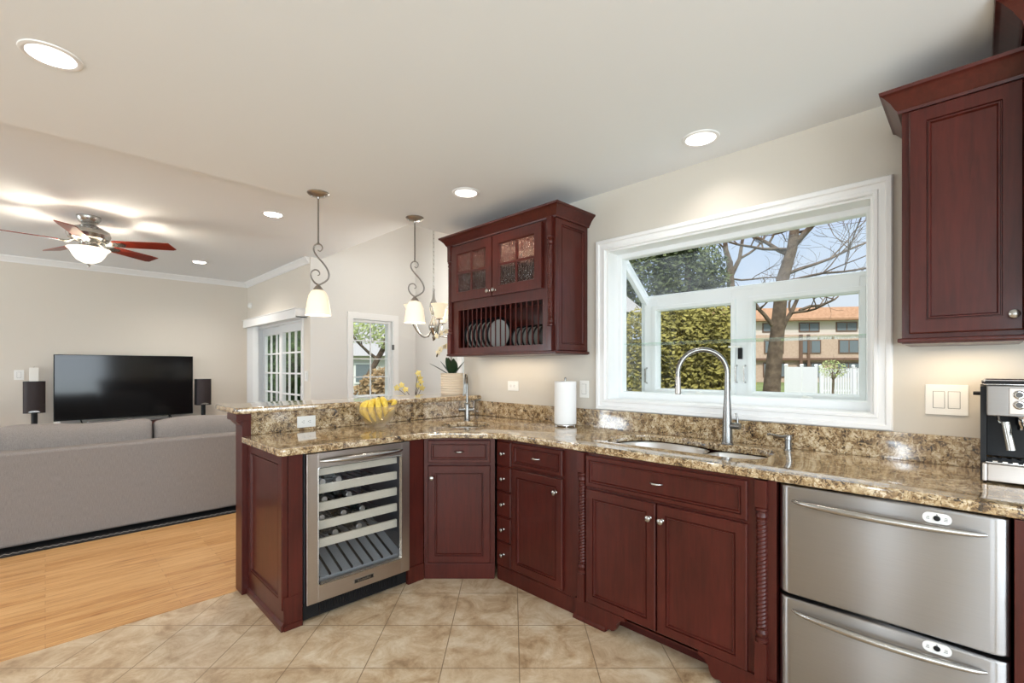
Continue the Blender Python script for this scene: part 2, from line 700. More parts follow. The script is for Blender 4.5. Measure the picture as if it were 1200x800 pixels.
# floor tile: travertine on the diagonal of the room
TILE = 0.3385
m = mat('travertine_tile', (0.6, 0.5, 0.38), 0.33, spec=0.4)
n = N(m)
v = n.coord(rot=(0, 0, R(45)), obj=False)
off = n.new('VectorMath', operation='ADD'); off.inputs[1].default_value = (-0.032 + 40 * TILE, -2.0375 + 40 * TILE, 0)
n.l(v, off.inputs[0])
br = n.new('TexBrick', offset=0.0, squash=1.0)
br.inputs['Scale'].default_value = 1.0
br.inputs['Brick Width'].default_value = TILE
br.inputs['Row Height'].default_value = TILE
br.inputs['Mortar Size'].default_value = 0.0024
br.inputs['Mortar Smooth'].default_value = 0.2
br.inputs['Color1'].default_value = (0.0, 0, 0, 1)
br.inputs['Color2'].default_value = (1, 1, 1, 1)
br.inputs['Mortar'].default_value = (0.5, 0.5, 0.5, 1)
n.l(off.outputs[0], br.inputs['Vector'])
pv = n.coord(obj=False)
cl = n.noise(pv, 6.5, 10, 0.70, 0.45)
cl2 = n.noise(pv, 2.0, 3)
c1 = n.ramp(cl, [(0.32, (0.27, 0.165, 0.085)), (0.43, (0.44, 0.305, 0.18)), (0.53, (0.56, 0.43, 0.285)), (0.67, (0.70, 0.60, 0.455))])
c1 = n.mix(n.ramp(br.outputs['Color'], [(0.0, (0, 0, 0)), (1.0, (0.28, 0.28, 0.28))]), c1, (0.57, 0.45, 0.32))
cf = n.mix(br.outputs['Fac'], c1, (0.25, 0.175, 0.105))
n.l(cf, n.p.inputs['Base Color'])
inv = n.new('Math', operation='SUBTRACT'); inv.inputs[0].default_value = 1.0
n.l(br.outputs['Fac'], inv.inputs[1])
n.bump(inv.outputs[0], 0.35, 0.002)
M['tile'] = m

# hardwood
m = mat('oak_floor', (0.6, 0.4, 0.2), 0.30, spec=0.35)
n = N(m)
pv = n.coord(obj=False)
br = n.new('TexBrick', offset=0.37)
br.inputs['Scale'].default_value = 1.0
br.inputs['Brick Width'].default_value = 0.85
br.inputs['Row Height'].default_value = 0.058
br.inputs['Mortar Size'].default_value = 0.0006
br.inputs['Color1'].default_value = (0, 0, 0, 1)
br.inputs['Color2'].default_value = (1, 1, 1, 1)
br.inputs['Mortar'].default_value = (0.2, 0.2, 0.2, 1)
n.l(pv, br.inputs['Vector'])
g = n.noise(n.coord((1.1, 15, 1), obj=False), 3.0, 8, 0.68, 0.9)
c = n.ramp(g, [(0.33, (0.25, 0.092, 0.026)), (0.45, (0.46, 0.222, 0.074)), (0.68, (0.65, 0.385, 0.165))])
c = n.mix(n.ramp(br.outputs['Color'], [(0, (0, 0, 0)), (1, (0.55, 0.55, 0.55))]), c, (0.70, 0.44, 0.205))
c = n.mix(br.outputs['Fac'], c, (0.22, 0.10, 0.04))
n.l(c, n.p.inputs['Base Color'])
M['oak'] = m


def M_var(name, c0, c1, scale, rough=0.8, detail=4):
    m = mat(name, c1, rough, spec=0.2)
    n = N(m)
    f = n.noise(n.coord(obj=False), scale, detail)
    n.l(n.ramp(f, [(0.33, c0), (0.67, c1)]), n.p.inputs['Base Color'])
    return m


M['hedge'] = M_var('yellow_green_hedge_leaf', (0.19, 0.17, 0.045), (0.42, 0.37, 0.11), 3)
M['evergreen'] = M_var('evergreen_leaf', (0.05, 0.075, 0.035), (0.17, 0.20, 0.09), 2)
M['hedge_dark'] = M_var('dark_hedge_leaf', (0.02, 0.05, 0.015), (0.10, 0.18, 0.05), 3)
M['bush'] = M_var('dry_bush_leaf', (0.22, 0.13, 0.06), (0.45, 0.33, 0.18), 4)
M['spring_leaf'] = M_var('spring_leaf', (0.30, 0.36, 0.12), (0.52, 0.58, 0.28), 4)
M['bark'] = M_var('tree_bark', (0.085, 0.06, 0.045), (0.19, 0.14, 0.10), 6)
M['grass'] = M_var('lawn', (0.10, 0.13, 0.045), (0.21, 0.25, 0.09), 1.5)
M['soil'] = M_var('dark_soil', (0.04, 0.03, 0.02), (0.08, 0.06, 0.04), 3)
M['fence'] = mat('white_fence_vinyl', (0.78, 0.78, 0.80), 0.5)
M['apt_wall'] = M_var('salmon_brick', (0.50, 0.36, 0.28), (0.58, 0.43, 0.34), 5)
M['apt_white'] = mat('pale_facade_panel', (0.68, 0.62, 0.56), 0.7)
M['apt_roof'] = M_var('orange_shingle', (0.36, 0.20, 0.12), (0.46, 0.27, 0.17), 3)
M['apt_trim'] = mat('brown_facade_trim', (0.16, 0.09, 0.06), 0.6)
M['apt_glass'] = mat('far_window_glass', (0.16, 0.19, 0.21), 0.15)
M['white_siding'] = mat('white_siding', (0.62, 0.61, 0.58), 0.6)
M['grey_roof'] = mat('grey_roof', (0.34, 0.33, 0.33), 0.8)
m = mat('pale_brick', (0.6, 0.6, 0.56), 0.8)
n = N(m)
br = n.new('TexBrick')
br.inputs['Scale'].default_value = 4.0
br.inputs['Color1'].default_value = (0.50, 0.50, 0.46, 1)
br.inputs['Color2'].default_value = (0.60, 0.60, 0.55, 1)
br.inputs['Mortar'].default_value = (0.38, 0.38, 0.36, 1)
n.l(n.coord(rot=(R(90), 0, 0), obj=False), br.inputs['Vector'])
n.l(br.outputs['Color'], n.p.inputs['Base Color'])
M['pale_brick'] = m
# ------------------------------------------------------------------ the setting
WX, NB = 2.62, 5.75          # window wall, back wall of the nook
PX, TY = 2.28, 8.25          # patio-door wall, television wall
KZ, LZ = 2.47, 2.66          # kitchen ceiling, living-room ceiling


def wall(name, axis, t0, t1, a0, a1, z0, z1, holes, m):
    """wall along axis with thickness t0..t1 across it; holes (a0, a1, z0, z1)"""
    b = B()

    def bx(p0, p1, q0, q1):
        if p1 - p0 < 1e-4 or q1 - q0 < 1e-4:
            return
        if axis == 'y':
            b.box(t0, t1, p0, p1, q0, q1)
        else:
            b.box(p0, p1, t0, t1, q0, q1)
    cur = a0
    for h in sorted(holes):
        bx(cur, h[0], z0, z1)
        bx(h[0], h[1], z0, h[2])
        bx(h[0], h[1], h[3], z1)
        cur = h[1]
    bx(cur, a1, z0, z1)
    return b.solo(name, m, kind='structure')


B().box(-4.5, 2.62, -3, 3.09, -0.2, 0).solo('floor_tile', M['tile'], kind='structure')
b = B(); b.box(-4.5, 2.28, 3.09, 8.25, -0.2, 0); b.box(2.28, 3.78, 3.24, 5.75, -0.2, 0)
b.solo('floor_hardwood', M['oak'], kind='structure')

GW = (0.33, 1.74, 1.105, 2.085)       # garden-window opening
wall('wall_window', 'y', WX, 2.77, -3, 3.22, -0.5, KZ + 0.02, [GW], M['wall'])
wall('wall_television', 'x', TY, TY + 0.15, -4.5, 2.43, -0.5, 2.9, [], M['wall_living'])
PD = (6.02, 7.82, 0.0, 1.93)
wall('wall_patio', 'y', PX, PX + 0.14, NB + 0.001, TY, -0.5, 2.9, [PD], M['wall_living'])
NW = (2.82, 3.42, 0.90, 1.965)
wall('wall_nook_back', 'x', NB, NB + 0.15, PX + 0.001, 3.93, -0.5, 3.6, [NW], M['wall_nook'])
RW = (3.72, 4.69, 0.90, 1.965)
wall('wall_nook_right', 'y', 3.78, 3.93, 3.09, NB, -0.5, 3.6, [RW], M['wall_nook'])
b = B(); b.box(2.771, 3.78, 3.09, 3.235, -0.5, 3.6); b.solo('wall_nook_front', M['wall_nook'], kind='structure')
wall('wall_west', 'y', -4.65, -4.5, -3.15, 8.4, -0.5, 2.9, [(-2.75, -0.25, 0.35, 2.3), (0.82, 0.98, 0.25, 2.25), (5.85, 7.95, 0.35, 2.3)], M['wall'])  # unseen wall; openings invented for the fill lamps, the slot for the strip
wall('wall_south', 'x', -3.15, -3.0, -4.5, 2.77, -0.5, 2.9, [(-3.2, 1.4, 0.35, 2.3)], M['wall'])  # unseen wall, its opening invented to hold the south fill lamp

KCANS = [(0.016, 2.436), (2.342, 0.994), (1.968, 2.40), (-0.4, 0.53), (-1.7, 0.60), (-3.0, 0.63)]
LCANS = [(1.415, 4.384), (1.394, 7.03), (-1.3, 4.4)]
b = slab_mesh('ceiling', [(-4.5, -3), (2.62, -3), (2.62, 3.26), (-4.5, 3.26)], [circle(x, y, 0.072) for x, y in KCANS], KZ, KZ + 0.33, M['ceiling'])
b.solo('ceiling_kitchen', M['ceiling'], kind='structure')
b = slab_mesh('ceiling', [(-4.5, 3.265), (2.42, 3.265), (2.42, 8.25), (-4.5, 8.25)], [circle(x, y, 0.072) for x, y in LCANS], LZ, LZ + 0.2, M['ceiling'])
b.solo('ceiling_living', M['ceiling'], kind='structure')
b = B(); b.box(2.425, 3.93, 3.0, 5.9, 3.5, 3.65); b.solo('ceiling_nook', M['ceiling'], kind='structure')
b = B(); b.box(2.28, 2.42, 3.27, 5.749, LZ + 0.205, 3.6); b.solo('wall_nook_header', M['wall_nook'], kind='structure')
b = B(); b.box(2.425, 2.77, 3.10, 3.265, KZ + 0.34, 3.6); b.solo('wall_nook_soffit', M['wall_nook'], kind='structure')
b = B(); b.box(-4.65, 2.28, -3.15, 8.4, 3.0, 3.1); b.box(2.28, 2.80, -3.15, 3.09, 3.0, 3.1); b.solo('roof', M['grey_roof'], kind='structure')

CR = [(0, -0.075), (0.012, -0.075), (0.016, -0.06), (0.045, -0.025), (0.058, -0.015), (0.062, 0.0), (0, 0)]
b = B(); b.sweep([(o, LZ + z) for o, z in CR], [(-4.5, TY), (PX, TY), (PX, NB + 0.02)])
b.solo('trim_crown', M['trim'], kind='structure', ang=20)
b = B(); b.sweep([(0, 0), (0.014, 0), (0.014, 0.10), (0.006, 0.12), (0, 0.12)], [(-4.5, TY), (PX, TY), (PX, 7.84)])
b.solo('baseboard_living', M['trim'], kind='structure')
b = B(); b.box(2.425, 2.52, NB - 0.012, NB, 0, 0.12); b.box(2.52, 3.778, NB - 0.012, NB, 0, 0.12)
b.solo('baseboard_nook', M['trim'], kind='structure')
b = B(); b.box(-4.5, 0.79, 3.083, 3.101, 0, 0.003); b.solo('trim_threshold', M['oak'], kind='structure')


def LM(x, y, rz):
    return Matrix.Translation((x, y, 0)) @ Matrix.Rotation(rz, 4, 'Z')


def frame_loop(b, x0, x1, z0, z1, rings, m=None):
    rr = []
    for ins, y in rings:
        rr.append([(x0 + ins, y, z0 + ins), (x1 - ins, y, z0 + ins), (x1 - ins, y, z1 - ins), (x0 + ins, y, z1 - ins)])
    rr.append(rr[0])
    b.loft(rr, True, False, False, m)
    return b


# --- garden window over the sink (local: x to the right along the wall, y outwards)
w1 = struct_root('window_1', (WX, 1.74, 0), -PI / 2)
OW = 1.41                               # opening width
b = B()
CAS = [(0, 0), (0, -0.017), (0.005, -0.022), (0.022, -0.022), (0.027, -0.014), (0.050, -0.012), (0.054, -0.017), (0.065, -0.017), (0.070, -0.010), (0.070, 0.0)]
frame_loop(b, -0.07, OW + 0.066, 1.036, 2.152, CAS)
b.part('casing', M['trim'], w1, 25)
b = B()
b.box(0, 0.014, 0.0, 0.115, 1.105, 2.085); b.box(OW - 0.014, OW, 0.0, 0.115, 1.105, 2.085)
b.box(0.014, OW - 0.014, 0.0, 0.115, 2.071, 2.085)
b.part('jamb', M['trim'], w1)
b = B(); b.box(0, OW, 0.0, 0.50, 1.085, 1.107); b.part('sill_board', M['trim'], w1)
b = B()
# wall-side vinyl frame
frame_loop(b, 0.0, OW, 1.107, 2.085, [(0, 0.115), (0, 0.175), (0.046, 0.175), (0.046, 0.122), (0.040, 0.115)])
# back posts, rails and the two casement stiles
for x0, x1 in ((0.0, 0.125), (0.632, 0.759), (OW - 0.119, OW)):
    b.box(x0, x1, 0.455, 0.51, 1.107, 1.80, 0.003)
b.box(0.125, 0.632, 0.4551, 0.5099, 1.107, 1.165); b.box(0.759, OW - 0.119, 0.4551, 0.5099, 1.107, 1.165)
b.box(0.125, 0.632, 0.4551, 0.5099, 1.713, 1.80); b.box(0.759, OW - 0.119, 0.4551, 0.5099, 1.713, 1.80)
for x0, x1 in ((0.090, 0.660), (0.731, OW - 0.09)):
    frame_loop(b, x0, x1, 1.130, 1.748, [(0, 0.456), (0.003, 0.442), (0.026, 0.442), (0.034, 0.456)])
b.part('window_frame', M['vinyl'], w1)
b = B()
for x0 in (0.014, OW - 0.046):
    b.prism([(0.176, 2.066), (0.51, 1.803), (0.51, 1.745), (0.455, 1.76), (0.176, 1.98)], 'x', x0, x0 + 0.032)
b.prism([(0.455, 1.80), (0.455, 1.823), (0.475, 1.828), (0.515, 1.80)], 'x', 0.0, OW)
b.part('rafter', M['vinyl'], w1)
b = B()
for x0, x1 in ((0.125, 0.632), (0.759, OW - 0.119)):
    b.box(x0 - 0.005, x1 + 0.005, 0.482, 0.488, 1.16, 1.718)
b.part('casement_glass', M['glass'], w1)
b = B()
for x0 in (0.020, OW - 0.026):
    b.prism([(0.16, 1.112), (0.455, 1.112), (0.455, 1.77), (0.16, 2.0)], 'x', x0, x0 + 0.006)
b.part('side_glass', M['glass_roof'], w1)
b = B()
b.prism([(0.178, 2.012), (0.468, 1.806), (0.472, 1.812), (0.182, 2.018)], 'x', 0.046, OW - 0.046)
b.part('roof_glass', M['glass_roof'], w1)
b = B(); b.box(0.04, OW - 0.04, 0.145, 0.40, 1.4665, 1.4735, 0.001); b.part('glass_shelf', M['glass_shelf'], w1)
for xc in (0.435, 1.045):
    b = B()
    b.box(xc - 0.055, xc + 0.055, 0.37, 0.435, 1.107, 1.118, 0.004)
    b.prism([(xc - 0.06, 1.118), (xc + 0.06, 1.118), (xc + 0.035, 1.128), (xc - 0.02, 1.136), (xc - 0.05, 1.126)], 'y', 0.385, 0.42)
    b.tube([(xc - 0.02, 0.40, 1.128), (xc, 0.40, 1.145), (xc + 0.04, 0.40, 1.136)], [0.008, 0.011, 0.009], 8)
    b.part('window_crank', M['plastic_white'], w1)
b = B(); b.box(0.676, 0.700, 0.435, 0.456, 1.365, 1.435, 0.003); b.part('window_lock', M['black'], w1)
b = B(); b.box(0.62, 0.70, 0.43, 0.448, 1.437, 1.449, 0.003); b.part('window_latch', M['plastic_white'], w1)
b = B(); b.tube([(0.665, 0.455, 1.22), (0.665, 0.43, 1.225), (0.665, 0.43, 1.32), (0.665, 0.455, 1.325)], 0.006, 8)
b.tube([(0.715, 0.455, 1.22), (0.715, 0.43, 1.225), (0.715, 0.43, 1.32), (0.715, 0.455, 1.325)], 0.006, 8)
b.part('sash_handle', M['nickel'], w1)
b = B(); b.tube([(0.045, 0.455, 1.20), (0.045, 0.43, 1.21), (0.045, 0.43, 1.30), (0.045, 0.455, 1.31)], 0.006, 8)
b.part('sash_handle', M['nickel'], w1)


def grid_window(root, w, z0, z1, depth, cols, rows, cas=0.07, gl=None):
    """plain window, local x along the wall, y into the wall; casing on y<0"""
    b = B(); frame_loop(b, -cas, w + cas, z0 - cas, z1 + cas, [(0, 0), (0, -0.018), (0.006, -0.022), (cas - 0.015, -0.014), (cas, -0.008), (cas, 0.0)])
    b.part('casing', M['trim'], root, 25)
    b = B(); frame_loop(b, 0, w, z0, z1, [(0, 0.0), (0.012, 0.0), (0.012, 0.06), (0.02, 0.065), (0.045, 0.065), (0.045, depth), (0, depth)])
    b.part('window_frame', M['vinyl'], root)
    b = B(); b.box(0.04, w - 0.04, 0.085, 0.09, z0 + 0.04, z1 - 0.04); b.part('pane', M['glass'], root)
    b = B()
    for i in range(1, cols):
        x = 0.045 + (w - 0.09) * i / cols
        b.box(x - 0.007, x + 0.007, 0.078, 0.098, z0 + 0.045, z1 - 0.045)
    for i in range(1, rows):
        z = z0 + 0.045 + (z1 - z0 - 0.09) * i / rows
        b.box(0.045, w - 0.045, 0.0785, 0.0975, z - 0.007, z + 0.007)
    b.part('muntin', M['vinyl'], root)


w2 = struct_root('window_2', (NW[0], NB, 0), 0)
grid_window(w2, NW[1] - NW[0], NW[2], NW[3], 0.15, 2, 4)
b = B(); b.box(0.575, 0.598, -0.03, 0.0, 1.56, 1.63, 0.003); b.part('window_latch', M['plastic_grey'], w2)
w3 = struct_root('window_3', (3.78, RW[1], 0), -PI / 2)
grid_window(w3, RW[1] - RW[0], RW[2], RW[3], 0.15, 3, 4)

# --- patio doors
d1 = struct_root('door_1', (PX, PD[1], 0), -PI / 2)
DW = PD[1] - PD[0]
b = B(); frame_loop(b, -0.07, DW + 0.07, -0.0, 1.995, [(0, 0), (0, -0.018), (0.006, -0.02), (0.06, -0.012), (0.07, -0.006), (0.07, 0.0)])
b.part('casing', M['trim'], d1, 25)
b = B(); frame_loop(b, 0, DW, 0.0, 1.93, [(0, 0.0), (0.03, 0.0), (0.03, 0.14), (0, 0.14)]); b.part('door_frame', M['trim'], d1)
for k, (x0, yy) in enumerate(((0.03, 0.085), (DW / 2 + 0.0, 0.035))):
    x1 = x0 + DW / 2 - 0.03
    g0, g1 = x0 + 0.105, x1 - 0.075
    b = B()
    b.box(x0, g0, yy, yy + 0.04, 0.03, 1.90); b.box(g1, x1, yy, yy + 0.04, 0.03, 1.90)
    b.box(g0, g1, yy, yy + 0.04, 0.03, 0.26); b.box(g0, g1, yy, yy + 0.04, 1.795, 1.90)
    lf = b.part('door_leaf', M['trim'], d1)
    b = B(); b.box(g0, g1, yy + 0.017, yy + 0.022, 0.26, 1.795); b.part('pane', M['glass'], lf)
    b = B()
    for i in (1, 2):
        x = g0 + (g1 - g0) * i / 3
        b.box(x - 0.011, x + 0.011, yy + 0.008, yy + 0.032, 0.26, 1.795)
    for i in range(1, 6):
        z = 1.795 - 0.279 * i
        if z > 0.3:
            b.box(g0, g1, yy + 0.0085, yy + 0.0315, z - 0.011, z + 0.011)
    b.part('muntin', M['trim'], lf)
    if k == 1:
        b = B(); b.box(x1 - 0.055, x1 - 0.03, yy - 0.025, yy, 0.92, 1.08, 0.004); b.part('door_handle', M['nickel_dark'], lf)

# blinds drawn aside, under a white valance
t = thing('vertical_blind', 'white valance with vertical blind slats stacked at left of the patio doors', 'blind', (2.20, 7.97, 0), -PI / 2)
b = B(); b.box(0, 2.12, -0.055, 0.077, 1.925, 1.94); b.box(0, 2.12, -0.06, -0.04, 1.92, 2.03, 0.004)
b.box(0, 0.015, -0.04, 0.077, 1.92, 2.03); b.box(2.105, 2.12, -0.04, 0.077, 1.92, 2.03); b.box(-0.008, 2.128, -0.068, 0.077, 2.03, 2.042, 0.003)
b.part('valance', M['trim'], t)
for i in range(9):
    b = B(); b.box(0.10 + 0.034 * i, 0.106 + 0.034 * i, -0.03, 0.045, 0.04, 1.924)
    b.part('slat', M['trim'], t)

# ------------------------------------------------------------------ ceiling lights
def can_light(x, y, z, label, w, cone=135):
    t = thing('recessed_light', label, 'ceiling light', (x, y, z), 0, 'recessed lights in the ceilings')
    b = B(); b.lathe([(0.070, 0.002), (0.070, -0.004), (0.078, -0.007), (0.088, -0.004), (0.089, 0.0)], n=40, cap=(0, 0))
    b.part('trim_ring', M['trim'], t)
    b = B(); b.lathe([(0.0705, 0.0), (0.060, 0.05), (0.056, 0.075)], n=40, cap=(0, 0))
    b.part('baffle', M['trim'], t)
    b = B(); b.lathe([(0.0001, 0.073), (0.0555, 0.073), (0.0555, 0.076), (0.0001, 0.076)], n=32); b.part('lens', M['bulb'], t)
    light('can_lamp', 'SPOT', (0, 0, 0.05), w * 4, (1.0, 0.93, 0.84), t, spot_size=R(cone), spot_blend=0.8, shadow_soft_size=0.05)


can_light(*KCANS[0], KZ, 'large recessed light in the kitchen ceiling near its left edge', CAN_W)
can_light(*KCANS[1], KZ, 'recessed light in the kitchen ceiling above the sink window', CAN_W * 0.75)
can_light(*KCANS[2], KZ, 'recessed light in the kitchen ceiling in front of the plate rack cabinet', CAN_W)
can_light(*KCANS[3], KZ, 'recessed light in the kitchen ceiling almost overhead, first of a row of three', CAN_W)
can_light(*KCANS[4], KZ, 'recessed light in the kitchen ceiling, middle of a row of three', CAN_W)
can_light(*KCANS[5], KZ, 'recessed light in the kitchen ceiling, last of a row by the west wall', CAN_W)
can_light(*LCANS[0], LZ, 'recessed light in the living room ceiling just left of the first pendant rod', CAN_W * 5.5, 165)
can_light(*LCANS[1], LZ, 'smallest recessed light, deep in the living room above the television', CAN_W * 5.5, 165)
can_light(*LCANS[2], LZ, 'recessed light in the living room ceiling over the left end of the sofa', CAN_W * 5.5, 165)
# ------------------------------------------------------------------ base cabinets
def relief(b, x0, x1, z0, z1, y, fw, t=0.02, m=None):
    """framed, recessed-panel front facing -y; its back sits at y"""
    f = y - t
    b.rings_panel(x0, x1, z0, z1, y, [(0, f + 0.004), (0.004, f), (fw - 0.010, f), (fw - 0.0085, f + 0.007), (fw - 0.0055, f + 0.007), (fw - 0.004, f + 0.001), (fw, f + 0.001),
                                      (fw + 0.004, f + 0.010), (fw + 0.008, f + 0.010)], m)
    return b


def knob(parent, x, y, z, r=0.0145):
    b = B()
    b.lathe([(0.0001, y - 0.029), (r * 0.6, y - 0.0285), (r * 0.95, y - 0.025), (r, y - 0.021), (r * 0.85, y - 0.0165), (0.006, y - 0.013), (0.0055, y - 0.004), (0.009, y)], (x, 0, z), 20, 'y')
    return b.part('knob', M['nickel'], parent)


def pull(parent, x, y, z, w=0.062):
    b = B()
    pts, rad = [], []
    for i in range(13):
        s = i / 12
        pts.append((x - w / 2 + w * s, y - 0.004 - 0.020 * math.sin(PI * s) ** 0.6, z))
        rad.append(0.0032 + 0.0030 * math.sin(PI * s))
    b.tube(pts, rad, 10)
    return b.part('pull', M['nickel'], parent)


def door(parent, x0, x1, z0, z1, kx=None, kz=None, t=0.02, fw=0.052, y=0.0, wood='cherry'):
    b = B(); relief(b, x0, x1, z0, z1, y, fw, t)
    d = b.part('door', M[wood], parent, 20)
    if kx is not None:
        knob(d, kx, y - t, kz)
    return d


def drawer(parent, x0, x1, z0, z1, handle='pull', t=0.02, fw=0.030, y=0.0):
    b = B()
    if handle == 'knob':
        b.rings_panel(x0, x1, z0, z1, y, [(0, y - t + 0.005), (0.005, y - t), (0.008, y - t)])
    else:
        relief(b, x0, x1, z0, z1, y, fw, t)
    d = b.part('drawer', M['cherry'], parent, 20)
    if handle == 'knob':
        knob(d, (x0 + x1) / 2, y - t, (z0 + z1) / 2 + 0.002, 0.0125)
    else:
        pull(d, (x0 + x1) / 2, y - t + 0.009, (z0 + z1) / 2)
    return d


def carcass(root, w, depth, z1=0.874, face=True):
    b = B()
    b.box(0, 0.016, 0.02, depth, 0, z1); b.box(w - 0.016, w, 0.02, depth, 0, z1)
    b.box(0.016, w - 0.016, 0.02, depth, 0.10, 0.116); b.box(0.016, w - 0.016, depth - 0.012, depth, 0.116, z1)
    b.part('carcass', M['cherry_dark'], root)
    if face:
        b = B(); b.box(0, w, 0, 0.02, 0.0, z1, 0.0015); b.part('face_frame', M['cherry'], root)


def rope_column(root, x, y, z0, z1, r=0.019, turns=9, zb=0.10, zt=0.874, w=0.044):
    """half-sunk twisted column between two square blocks"""
    b = B()
    n, k = 24, 120
    h0, h1 = z0 + 0.055, z1 - 0.055
    rings = []
    for i in range(k + 1):
        z = h0 + (h1 - h0) * i / k
        tw = 2 * PI * turns * i / k
        ring = []
        for j in range(n):
            a = 2 * PI * j / n
            rr = r * (0.74 + 0.26 * abs(math.cos(1.5 * (a - tw))))
            ring.append((x + rr * math.cos(a), y + rr * math.sin(a), z))
        rings.append(ring)
    b.loft(rings)
    b.part('rope_column', M['cherry'], root, 60)
    prof = [(r * 0.9, 0), (r * 1.15, 0.003), (r * 1.15, 0.012), (r * 0.8, 0.018), (r * 1.0, 0.026), (r * 1.1, 0.036), (r * 0.8, 0.048), (r * 0.95, 0.055)]
    b = B(); b.lathe([(q, z0 + s) for q, s in prof], (x, y, 0), 24); b.part('collar', M['cherry'], root)
    b = B(); b.lathe([(q, z1 - s) for q, s in prof], (x, y, 0), 24); b.part('collar', M['cherry'], root)
    b = B(); b.box(x - w / 2, x + w / 2, y - 0.018, y + 0.012, zb, z0, 0.002); b.part('column_block', M['cherry'], root)
    b = B(); b.box(x - w / 2, x + w / 2, y - 0.018, y + 0.012, z1, zt, 0.002); b.part('column_block', M['cherry'], root)


FX, FY = 1.995, 2.443
# corner cabinet under the bar sink
t = thing('base_cabinet', 'narrow dark cherry corner cabinet under the small round bar sink, one drawer above one door', 'cabinet', (1.668, FY, 0), -PI / 4, 'dark cherry base cabinets')
W = 0.441
carcass(t, W, 0.55)
drawer(t, 0.028, W - 0.028, 0.722, 0.862)
door(t, 0.028, W - 0.028, 0.105, 0.705, 0.052, 0.632)
b = B(); b.box(0.004, W - 0.004, -0.006, 0, 0, 0.095, 0.002); b.part('plinth', M['cherry'], t)
# filler between the wine fridge and the corner
b = B(); b.box(1.5495, 1.664, FY, FY + 0.02, 0.0, 0.874, 0.0015); b.box(1.5495, 1.662, FY - 0.008, FY, 0, 0.10, 0.0015)
b.solo('filler_panel', M['cherry'], 'dark cherry filler strip right of the wine fridge', 'panel')
# five small drawers
t = thing('drawer_cabinet', 'slim stack of five small cherry drawers with round knobs, beside the corner', 'cabinet', (FX, 2.125, 0), -PI / 2, 'dark cherry base cabinets')
W = 0.132
carcass(t, W, 0.60)
for i in range(5):
    z = 0.784 - 0.1545 * i
    drawer(t, 0.006, W - 0.004, z - 0.073, z + 0.073, 'knob', 0.012)
b = B(); b.box(0.006, W, -0.004, 0, 0, 0.085, 0.001); b.part('plinth', M['cherry'], t)
# drawer over door
t = thing('base_cabinet', 'dark cherry base cabinet with one wide drawer above one door, left of the sink cabinet', 'cabinet', (FX, 1.992, 0), -PI / 2, 'dark cherry base cabinets')
W = 0.485
carcass(t, W, 0.60)
drawer(t, 0.008, 0.398, 0.722, 0.862)
door(t, 0.008, 0.398, 0.103, 0.705, 0.355, 0.630)
b = B(); b.box(0, W, -0.004, 0, 0, 0.085, 0.001); b.part('plinth', M['cherry'], t)
# sink cabinet, slightly proud, with rope columns and bracket feet
SXF = 1.982
t = thing('sink_cabinet', 'wide dark cherry sink cabinet with two doors between twisted rope columns', 'cabinet', (SXF, 1.505, 0), -PI / 2)
W = 0.957
b = B()
b.box(0, 0.016, 0.02, 0.61, 0.09, 0.874); b.box(W - 0.016, W, 0.02, 0.61, 0.09, 0.874)
b.box(0.016, W - 0.016, 0.02, 0.61, 0.10, 0.116); b.box(0.016, W - 0.016, 0.598, 0.61, 0.116, 0.874)
b.box(0.0, W, 0.09, 0.105, 0, 0.10)
b.part('carcass', M['cherry_dark'], t)
b = B(); b.box(0, W, 0, 0.02, 0.09, 0.874, 0.0015); b.part('face_frame', M['cherry'], t)
drawer(t, 0.075, 0.855, 0.704, 0.862, t=0.018)
door(t, 0.075, 0.462, 0.108, 0.690, 0.436, 0.622, t=0.018)
door(t, 0.470, 0.855, 0.108, 0.690, 0.497, 0.622, t=0.018)
rope_column(t, 0.046, -0.004, 0.245, 0.768, 0.0205)
rope_column(t, 0.906, -0.004, 0.245, 0.768, 0.0205)
foot = [(0.0, 0.0), (0.195, 0.0), (0.200, 0.012), (0.212, 0.020), (0.228, 0.016), (0.242, 0.022), (0.252, 0.040), (0.256, 0.060), (0.275, 0.082), (0.30, 0.088), (0.30, 0.105), (0.0, 0.105)]
for sgn in (0, 1):
    poly = foot if sgn == 0 else [(W - p[0], p[1]) for p in foot]
    b = B(); b.prism(poly, 'y', -0.012, 0.02)
    f = b.part('bracket_foot', M['cherry'], t)
    b = B()
    x0, x1 = (-0.004, 0.192) if sgn == 0 else (W - 0.192, W + 0.004)
    b.prism([(-0.022, 0), (-0.022, 0.010), (-0.0122, 0.020), (-0.0122, 0)], 'x', x0, x1)
    b.part('foot_moulding', M['cherry'], f)
b = B(); b.box(0.30, W - 0.30, 0.0, 0.02, 0.086, 0.1, 0.001); b.part('apron', M['cherry'], t)

# cabinet right of the dishwasher
t = thing('base_cabinet', 'dark cherry base cabinet right of the dishwasher, cut by the right edge', 'cabinet', (FX - 0.018, -0.0725, 0), -PI / 2, 'dark cherry base cabinets')
carcass(t, 0.5, 0.60)
drawer(t, 0.06, 0.46, 0.722, 0.862); door(t, 0.06, 0.46, 0.105, 0.705, 0.09, 0.632)

